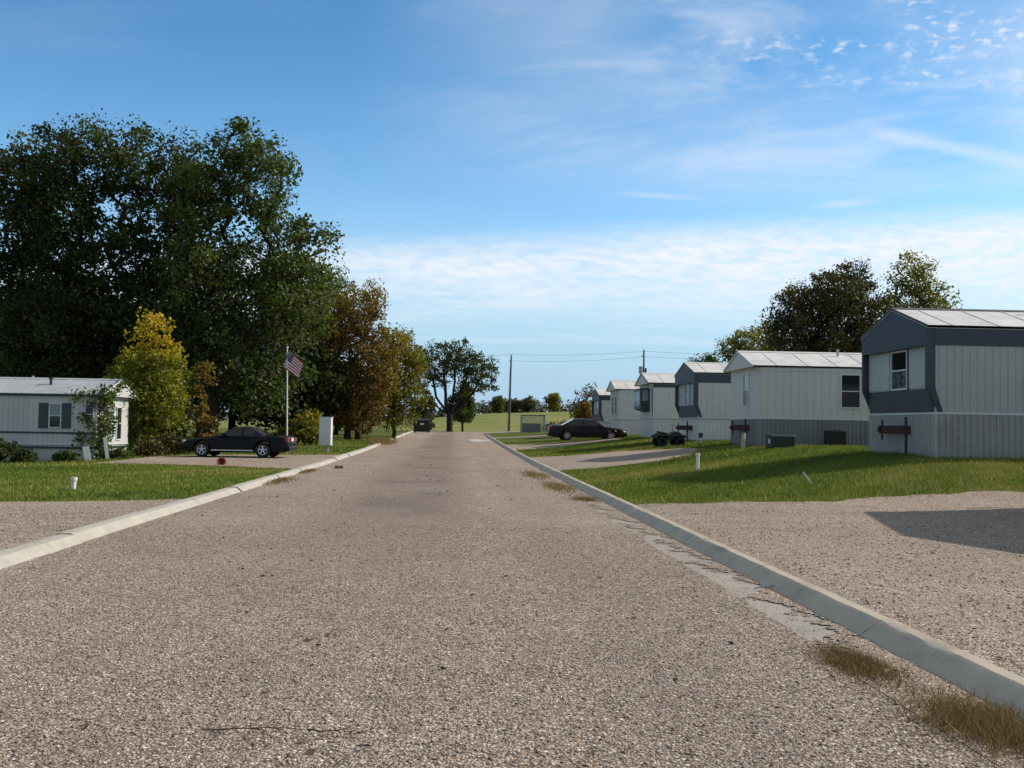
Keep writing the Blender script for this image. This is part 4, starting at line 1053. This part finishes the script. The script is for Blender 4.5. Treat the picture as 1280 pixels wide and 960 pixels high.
tag(fo, 'striped red, white and blue flag hanging near the top of the flagpole', 'flag')

# ------------------------------------------------------------------ utility cabinet, dumpster, boxes, pipes
ub = empty('utility_cabinet', (px2(407.5, 51), 51, Hs(-6, 51)), -0.06, 'white metal utility cabinet on short posts beside the left kerb', 'cabinet')
b = MB(); b.box(-0.29, 0.29, -0.2, 0.2, 0.34, 1.68); b.build('cabinet_body', M['white'], ub, bevel=0.012)
b = MB(); b.box(-0.255, 0.255, -0.214, -0.202, 0.40, 1.60); b.build('door', M['white_trim'], ub)
b = MB(); b.box(-0.31, 0.31, -0.22, 0.22, 1.682, 1.72); b.build('lid', M['white'], ub)
for sx in (-0.1, 0.1):
    b = MB(); b.tube((sx, 0, -0.1), (sx, 0, 0.338), 0.05); b.build('post', M['galv'], ub)

dp = empty('dumpster', (px2(527, 117), 117, Hs(-3.6, 117)+0.02), 0.05, 'black steel dumpster with a pale sticker at the end of the road', 'dumpster')
b = MB(); b.prism_x([(-0.75, 0.12), (0.75, 0.12), (0.9, 1.35), (-0.82, 1.35)], -0.9, 0.9); b.build('bin', M['bin'], dp, bevel=0.02)
b = MB()
b.prism_x([(-0.9, 1.352), (0.95, 1.352), (0.95, 1.62), (-0.9, 1.40)], -0.93, 0.93); b.build('lid', M['bin'], dp, bevel=0.02)
for sx in (-0.6, 0, 0.6):
    b = MB(); b.box(sx-0.05, sx+0.05, -0.89, -0.83, 0.15, 1.34); b.build('rib', M['bin'], dp)
for sg in (-1, 1):
    b = MB(); x0, x1 = sorted((sg*0.903, sg*1.05)); b.box(x0, x1, -0.4, 0.4, 0.8, 0.92); b.build('lift_pocket', M['bin'], dp)
b = MB(); b.box(-0.17, 0.23, -0.925, -0.895, 0.88, 1.08); b.build('sticker', M['plate'], dp)
for sx in (-0.7, 0.7):
    b = MB(); b.tube((sx-0.06, 0, 0.06), (sx+0.06, 0, 0.06), 0.08, n=12); b.build('caster', M['black_metal'], dp)

tb = empty('transformer_box', (px2(975.5, 36.3), 36.3, Hs(11.4, 36.3)-0.03), 0.0, 'dark green transformer box on the lawn in front of the white-roofed home', 'transformer')
b = MB(); b.box(-0.42, 0.42, -0.34, 0.34, 0.0, 0.46); b.build('cabinet_body', M['tgreen'], tb, bevel=0.02)
b = MB(); b.prism_x([(-0.36, 0.462), (0.36, 0.462), (0.36, 0.53), (-0.30, 0.53)], -0.44, 0.44); b.build('lid', M['tgreen'], tb, bevel=0.01)
b = MB(); b.box(-0.434, -0.422, -0.2, 0.0, 0.2, 0.38); b.build('label_plate', M['plate'], tb)

ac = empty('cooling_unit', (px2(1044, 38.1), 38.1, Hs(13.9, 38.1)-0.02), 0, 'dark brown cooling unit against the skirting under the dark side window', 'air conditioner')
b = MB(); b.box(-0.33, 0.33, -0.3, 0.3, 0.02, 0.62); b.build('housing', M['brown_box'], ac, bevel=0.02)
b = MB()
for z in np.arange(0.1, 0.56, 0.06): b.box(-0.29, 0.29, -0.315, -0.302, z, z+0.025)
b.build('grille', M['black_metal'], ac)
b = MB(); b.lathe([(0.05, 0.625), (0.24, 0.625), (0.25, 0.65), (0.0, 0.66)], 'z', 20); b.build('fan_guard', M['black_metal'], ac)

def cleanout(px, yy, hgt, lab, tilt=0.0):
    x = px2(px, yy); e = empty('vent_pipe', (x, yy, Hs(x, yy)-0.03), 0, lab, 'pipe', None); e.rotation_euler = (0, tilt, 0)
    b = MB(); b.tube((0, 0, 0), (0, 0, hgt), 0.05, n=14); b.build('pipe', M['pvc'], e, smooth=40)
    b = MB(); b.tube((0, 0, hgt-0.02), (0, 0, hgt+0.05), 0.065, n=14); b.build('cap', M['pvc'], e, smooth=40)
cleanout(872.5, 29.6, 0.46, 'white plastic pipe standing in the shadow edge on the right lawn')
cleanout(94, 22.6, 0.24, 'short white plastic pipe standing on the left lawn', 0.06)
xx, yy = px2(1015, 23.0), 23.0
b = MB(); b.box(-0.02, 0.02, -0.012, 0.012, 0, 0.32); o = b.build('broken_stake', M['pvc']); o.location = (xx, yy, Hs(xx, yy)); o.rotation_euler = (0, R(-38), 0)
tag(o, 'thin white stake leaning in the right lawn', 'stake')
for px, dpt, hh_, wd_, tl, lb in ((112, 42.4, 0.62, 0.24, -12, 'short white board leaning at the corner of the left home'), (136, 43.0, 0.95, 0.14, -8, 'tall narrow white plank leaning on the vine-covered end')):
    x = px2(px, dpt); b = MB(); b.box(-wd_/2, wd_/2, -0.02, 0.02, 0, hh_); o = b.build('leaning_board', M['white']); o.location = (x, dpt, Hs(x, dpt)-0.02); o.rotation_euler = (0, R(tl), R(15)); tag(o, lb, 'board')
# plants by the left home
for k, (px, dd, s) in enumerate(((4, 41.6, 0.85), (33, 42.2, 0.42), (83, 42.6, 0.32), (150, 43.5, 0.3))):
    make_tree('shrub', ['dark rounded shrub at the left picture edge against the pale home', 'low dark leafy shrub left of the shuttered window', 'small low shrub under the teal stripe near the home corner', 'little green plant at the foot of the vine-covered end'][k], 'shrub', px2(px, dd), dd,
              [(0, 0, s*0.55, s*0.8, s*0.6, s*0.55)], 26, 60, 0.12, 0.26, 'leaf_dark' if k < 3 else 'leaf_mid', 0.03, 0.15, 'shrubs along the left home', 80+k, leader=0.5, mind=0.1)
for k, (px, dd, s) in enumerate(((205, 46.5, 0.9), (222, 47, 0.8), (190, 45.6, 0.6))):
    make_tree('shrub', ['weedy shrub under the yellow-topped young tree', 'weedy shrub at the nose of the black convertible', 'low weedy clump by the home end, left of the other weeds'][k], 'shrub', px2(px, dd), dd,
              [(0, 0, s*0.5, s*0.9, s*0.6, s*0.5)], 30, 50, 0.13, 0.3, 'leaf_brown', 0.03, 0.15, 'weedy shrubs by the young tree', 90+k, leader=0.5, mind=0.1)
# clay pot on the edge of the drive
x, y = px2(277, 35.2), 35.2
pt = empty('clay_pot', (x, y, Hs(x, y)+0.13), 0.6, 'small rust-orange clay pot lying on the drive edge near the convertible', 'pot'); pt.rotation_euler = (R(80), 0, 0.5)
b = MB(); b.lathe([(0.0, -0.14), (0.09, -0.14), (0.13, 0.1), (0.11, 0.1), (0.08, -0.11), (0.0, -0.11)], 'z', 18); b.build('pot_body', M['terracotta'], pt, smooth=40)
b = MB(); b.lathe([(0.115, 0.06), (0.15, 0.06), (0.15, 0.14), (0.125, 0.14), (0.115, 0.06)], 'z', 18); b.build('rim', M['terracotta'], pt, smooth=40)
# brick on the road
x, y = px2(425, 36.0), 36.0
b = MB(); b.box(-0.13, 0.13, -0.08, 0.08, 0, 0.09); o = b.build('broken_brick', M['brick'], bevel=0.015); o.location = (x, y, Hs(x, y)+0.022); o.rotation_euler = (0, 0, 0.5)
tag(o, 'broken brown brick lying on the gravel near the left kerb', 'brick')
def twig(px, py, ln, rz, lab):
    yd = F*CAMH/(py-(VY+(px-VX)*0.0175)); x = px2(px, yd); rr = random.Random(int(px))
    b = MB(); p = Vector((-ln/2, 0, 0.012)); n = 6
    for i in range(n):
        q = p+Vector((ln/n, rr.uniform(-0.02, 0.02), rr.uniform(-0.006, 0.012))); q.z = max(0.008, q.z); b.tube(p, q, 0.005-0.0005*i, 0.0046-0.0005*i, n=6)
        if i in (2, 3): b.tube(q, q+Vector((ln/n, rr.choice((-1, 1))*ln*0.16, 0.01)), 0.004, 0.002, n=5)
        p = q
    o = b.build('twig', M['twig']); o.location = (x, yd, Hs(x, yd)+0.022); o.rotation_euler = (0, 0, rz); tag(o, lab, 'twig', 'twigs lying on the gravel')
twig(325, 909, 0.5, 0.05, 'long thin twig near the bottom left of the gravel')
twig(420, 914, 0.22, -0.2, 'short dark twig with side shoots at the bottom of the gravel')
twig(962, 741, 0.3, 0.25, 'brown twig lying on the pale gutter concrete')
twig(1235, 655, 0.9, 0.1, 'dark branch lying in the shadow on the right gravel')
twig(423, 793, 0.12, 0.6, 'tiny dark twig in the middle left of the gravel')
# quad bike by the third home
x, y = px2(836, 46.5), 46.5
q = empty('quad_bike', (x, y, Hs(x, y)), 0.15, 'small dark quad bike with pale pink fork in front of the third home', 'quad bike')
for sx in (-0.42, 0.42):
    for sy in (-0.32, 0.32):
        b = MB(); b.lathe([(0.1, -0.09), (0.2, -0.1), (0.235, -0.05), (0.235, 0.05), (0.2, 0.1), (0.1, 0.09), (0.001, 0.05)], 'y', 18); o = b.build('wheel', M['tyre'], q, smooth=40); o.location = (sx, sy, 0.235)
b = MB(); b.prism_y([(-0.55, 0.30), (0.5, 0.30), (0.6, 0.55), (0.45, 0.68), (0.2, 0.70), (0.05, 0.56), (-0.3, 0.54), (-0.62, 0.62)], -0.22, 0.22); b.build('body', M['black_metal'], q, bevel=0.03)
b = MB(); b.prism_y([(-0.5, 0.602), (0.0, 0.51), (0.05, 0.58), (-0.2, 0.64), (-0.55, 0.7)], -0.14, 0.14); b.build('seat', M['cloth_top'], q, bevel=0.02)
for sx in (-0.42, 0.42):
    b = MB(); b.prism_y([(sx-0.3, 0.4), (sx-0.2, 0.54), (sx+0.2, 0.54), (sx+0.3, 0.4), (sx+0.18, 0.49), (sx-0.18, 0.49)], -0.43, 0.43); b.build('mudguard', M['tyre'], q)
b = MB(); b.tube((0.36, 0, 0.4), (0.18, 0, 0.95), 0.035); b.tube((0.18, -0.3, 0.98), (0.18, 0.3, 0.98), 0.022); b.build('fork', M['pink'], q)
# pale stump post by the second hitch, spigot by the third home
x, y = px2(929, 38.2), 38.2
b = MB(); b.tube((0, 0, -0.05), (0.02, 0, 0.6), 0.09, 0.07, n=10); o = b.build('stump_post', M['wood_old'], smooth=40); o.location = (x, y, Hs(x, y)); tag(o, 'pale upright post under the hitch of the white-roofed home', 'post')
x, y = px2(876, 45.6), 45.6
sgt = empty('meter_post', (x, y, Hs(x, y)), 0, 'small grey-blue meter on a thin post before the slate-banded home', 'meter')
b = MB(); b.tube((0, 0, -0.05), (0, 0, 0.3), 0.035); b.build('post', M['galv'], sgt)
b = MB(); b.box(-0.09, 0.09, -0.07, 0.07, 0.3, 0.52); b.build('meter_box', M['slate'], sgt, bevel=0.02)

# wire pen in the field
pn = empty('wire_pen', (px2(666, 112), 112, Hs(8.5, 112)), 0.0, 'small wire mesh pen with a dark top rail near the utility pole', 'pen')
for sx in (-1.25, 1.25):
    for sy in (-1, 1):
        b = MB(); b.tube((sx, sy, -0.1), (sx, sy, 1.9), 0.035); b.build('post', M['galv'], pn)
b = MB()
for sy in (-1, 1): b.tube((-1.25, sy, 1.86), (1.25, sy, 1.86), 0.04)
for sx in (-1.25, 1.25): b.tube((sx, -1, 1.86), (sx, 1, 1.86), 0.04)
b.build('top_rail', M['black_metal'], pn)
b = MB()
for sy in (-1, 1):
    for k in np.arange(-1.2, 1.25, 0.11): b.tube((k, sy, 0.05), (k, sy, 1.84), 0.012, n=4, caps=False)
    for z in np.arange(0.1, 1.85, 0.11): b.tube((-1.25, sy, z), (1.25, sy, z), 0.012, n=4, caps=False)
for sx in (-1.25, 1.25):
    for k in np.arange(-0.95, 1, 0.11): b.tube((sx, k, 0.05), (sx, k, 1.84), 0.012, n=4, caps=False)
b.build('wire_mesh', M['galv'], pn)
b = MB(); b.box(-1.1, 0.9, 0.4, 0.95, 0.0, 1.0); b.build('shelter', M['pole_wood'], pn)

# ------------------------------------------------------------------ utility poles and wires
def upole(px, yy, ztop, lab, tr=False, lean=0.0):
    x = px2(px, yy); zg = Hs(x, yy); e = empty('utility_pole', (x, yy, zg), 0, lab, 'utility pole', 'wooden utility poles'); hgt = ztop-zg
    b = MB(); b.tube((0, 0, -0.2), (lean, 0, hgt), 0.16, 0.11, n=10); b.build('pole', M['pole_wood'], e, smooth=True)
    b = MB(); b.tube((lean*0.98, 0, hgt), (lean*0.98, 0, hgt+0.18), 0.06, n=8); b.tube((lean-0.12, 0, hgt-0.7), (lean-0.3, 0, hgt-0.66), 0.06, n=8); b.build('insulator', M['galv'], e)
    if tr:
        b = MB(); b.tube((-0.38, 0, hgt-2.9), (-0.38, 0, hgt-2.0), 0.24, n=14); b.build('transformer', M['galv'], e, smooth=40)
        b = MB(); b.box(-0.45, 0.45, -0.06, 0.06, hgt-3.4, hgt-3.2); b.tube((0.25, 0, hgt-2.8), (0.25, 0, hgt-2.2), 0.12, n=10); b.build('crossarm', M['black_metal'], e)
    else:
        b = MB(); b.tube((-0.35, -0.1, 0), (lean-0.12, -0.1, hgt-0.8), 0.02, n=5); b.build('guy_wire', M['galv'], e)
    return Vector((x+lean, yy, zg+hgt))
p1 = upole(636, 135, 10.6, 'tall bare wooden utility pole standing alone on the field edge right of the oak', lean=0.2)
p2 = upole(804, 128, 11.1, 'wooden utility pole with transformer behind the green-trimmed home', tr=True)
p0 = p1+Vector((-58, 12, -1.0)); p3 = p2+Vector((45, 2, -0.3))
def wire(a, b_, sag, lab):
    b = MB(); n = 14; prev = None
    for i in range(n+1):
        t = i/n; p = a.lerp(b_, t)-Vector((0, 0, sag*4*t*(1-t)))
        if prev is not None: b.tube(prev, p, 0.016, n=4, caps=False)
        prev = p
    o = b.build('power_line', M['black_metal']); tag(o, lab, 'power line', 'overhead power lines')
wire(p1+Vector((0, 0, 0.16)), p2+Vector((0, 0, -0.1)), 0.25, 'upper wire strung between the two utility poles')
wire(p1+Vector((0, 0, -0.66)), p2+Vector((0, 0, -0.75)), 0.3, 'lower wire strung between the two utility poles')
wire(p2+Vector((0, 0, -0.1)), p3, 0.3, 'upper wire running right from the transformer pole')
wire(p2+Vector((0, 0, -0.75)), p3+Vector((0, 0, -0.8)), 0.3, 'lower wire running right from the transformer pole')
wire(p1+Vector((0, 0, 0.16)), p0, 0.6, 'upper wire running left from the lone pole behind the oak')

# ------------------------------------------------------------------ dry grass along the right kerb, weeds, loose stones, leaves
def tuft(name, lab, xc, yc, rx, ry, n, hmin, hmax, wd, m, tlo, thi, lean=1.2):
    x = xc+rng.normal(0, rx*0.5, n); y = yc+rng.normal(0, ry*0.5, n)
    f = np.exp(-(((x-xc)/rx)**2+((y-yc)/ry)**2)*0.7)
    o = blades(name, x-xc, y-yc, np.zeros(n), hmin, hmax, wd, m, rng.uniform(tlo, thi, n), lean, None)
    o.location = (xc, yc, Hs(3.0, yc)+0.015); tag(o, lab, 'dry grass', 'dry grass clumps along the right kerb')
    return o
tuft('dry_grass_clump', 'straw-coloured grass clump in the gutter at the bottom right corner', 2.90, 5.45, 0.34, 0.62, 6500, 0.02, 0.10, 0.0026, M['straw'], 0.1, 1.0)
tuft('dry_grass_clump', 'brown matted grass clump in the gutter next up from the bottom right corner', 2.74, 6.9, 0.22, 0.55, 5200, 0.015, 0.06, 0.0028, M['straw'], 0.0, 0.85)
tuft('dry_grass_clump', 'small pale weed clump where the gravel meets the kerb at the lawn corner', 2.85, 22.2, 0.3, 0.5, 700, 0.03, 0.1, 0.006, M['straw'], 0.3, 1.0)
tuft('dry_grass_clump', 'long greenish weed patch along the kerb beyond the lawn corner', 2.7, 26.6, 0.4, 2.2, 1800, 0.02, 0.08, 0.008, M['straw'], 0.6, 1.0)
tuft('dry_grass_clump', 'thin greenish weed patch at the kerb by the second drive', 2.6, 33, 0.4, 2.5, 1200, 0.02, 0.08, 0.01, M['straw'], 0.5, 1.0)
def ltuft(lab, xc, yc, rx, ry, n, h0, h1):
    o = tuft('weed_clump', lab, xc, yc, rx, ry, n, h0, h1, 0.012, M['straw'], 0.5, 1.0); o['category'] = 'weeds'; o['group'] = 'weeds along the left kerb'; o['kind'] = 'stuff'
ltuft('weed patch beside the cracked left kerb slabs', -4.6, 28, 0.3, 1.6, 900, 0.02, 0.09)
ltuft('tall weed mound over the far left kerb', -4.9, 72, 0.7, 4.5, 2600, 0.1, 0.5)
ltuft('low weeds at the left kerb near the brick', -4.65, 33.5, 0.25, 1.5, 700, 0.02, 0.09)

def stones(name, n, x0, x1, y0, y1, s0, s1, m, zoff, pw=1.0):
    t = rng.uniform(0, 1, n)**pw
    x = rng.uniform(x0, x1, n); y = y0+(y1-y0)*t
    keep = np.ones(n, bool)
    s = s0*(s1/s0)**(rng.uniform(0, 1, n)**2.2)
    base = np.array([(1,0,0),(0,1,0),(-1,0,0),(0,-1,0),(0,0,1),(0,0,-1)], float)
    tri = np.array([(0,1,4),(1,2,4),(2,3,4),(3,0,4),(1,0,5),(2,1,5),(3,2,5),(0,3,5)])
    a = rng.uniform(0, 6.28, n); ca, sa = np.cos(a), np.sin(a)
    v = base[None]*rng.uniform(0.6, 1.3, (n, 6, 1)); v[:, :, 2] *= 0.6; v[:, :, :2] += rng.normal(0, 0.16, (n, 6, 2))
    vx = v[:, :, 0]*ca[:, None]-v[:, :, 1]*sa[:, None]; vy = v[:, :, 0]*sa[:, None]+v[:, :, 1]*ca[:, None]
    P = np.stack([x[:, None]+vx*s[:, None], y[:, None]+vy*s[:, None], (H(x, y)+zoff+s*0.2)[:, None]+v[:, :, 2]*s[:, None]], -1).reshape(-1, 3)
    f = (tri[None]+6*np.arange(n)[:, None, None]).reshape(-1, 3)
    o = mesh_obj(name, P, f, m)
    at = o.data.attributes.new('tint', 'FLOAT', 'FACE'); at.data.foreach_set('value', np.repeat(rng.uniform(0, 1, n), 8).astype(np.float32))
    tag(o, kind='stuff'); return o
ms, N = mat('loose_stone'); at_ = N.n('ShaderNodeAttribute', attribute_name='tint')
finish(ms, N, N.ramp(at_.outputs['Fac'], [(0, (0.10, 0.075, 0.06)), (0.3, (0.29, 0.225, 0.18)), (0.6, (0.44, 0.35, 0.285)), (0.85, (0.48, 0.42, 0.36)), (1, (0.66, 0.60, 0.53))]), 0.8, spec=0.3)
stones('gravel', 90000, -4.6, 2.68, 3.6, 16, 0.004, 0.014, ms, 0.02, 1.5)
stones('gravel', 16000, 3.5, 10.5, 5, 19.5, 0.007, 0.02, ms, 0.03, 1.3)
stones('gravel', 12000, -12, -5.12, 9, 18.0, 0.007, 0.02, ms, 0.03, 1.0)
stones('gravel', 2500, 2.65, 3.14, 4, 24, 0.004, 0.011, ms, 0.014, 1.2)
# fallen leaves scattered thinly on the road
n = 260; x = rng.uniform(-4.6, 3.3, n); y = 4+rng.uniform(0, 1, n)**1.5*40
p = np.stack([x, y, H(x, y)+0.03], -1); a = rng.uniform(0, 6.28, n); s = rng.uniform(0.012, 0.035, n)
e1 = np.stack([np.cos(a)*s, np.sin(a)*s, rng.uniform(0, 0.4, n)*s], -1); e2 = np.stack([-np.sin(a)*s*0.6, np.cos(a)*s*0.6, rng.uniform(0, 0.6, n)*s], -1)
o = mesh_obj('fallen_leaves', np.stack([p-e1, p+e2, p+e1, p-e2], 1).reshape(-1, 3), np.arange(4*n).reshape(n, 4), M['twig']); tag(o, kind='stuff')
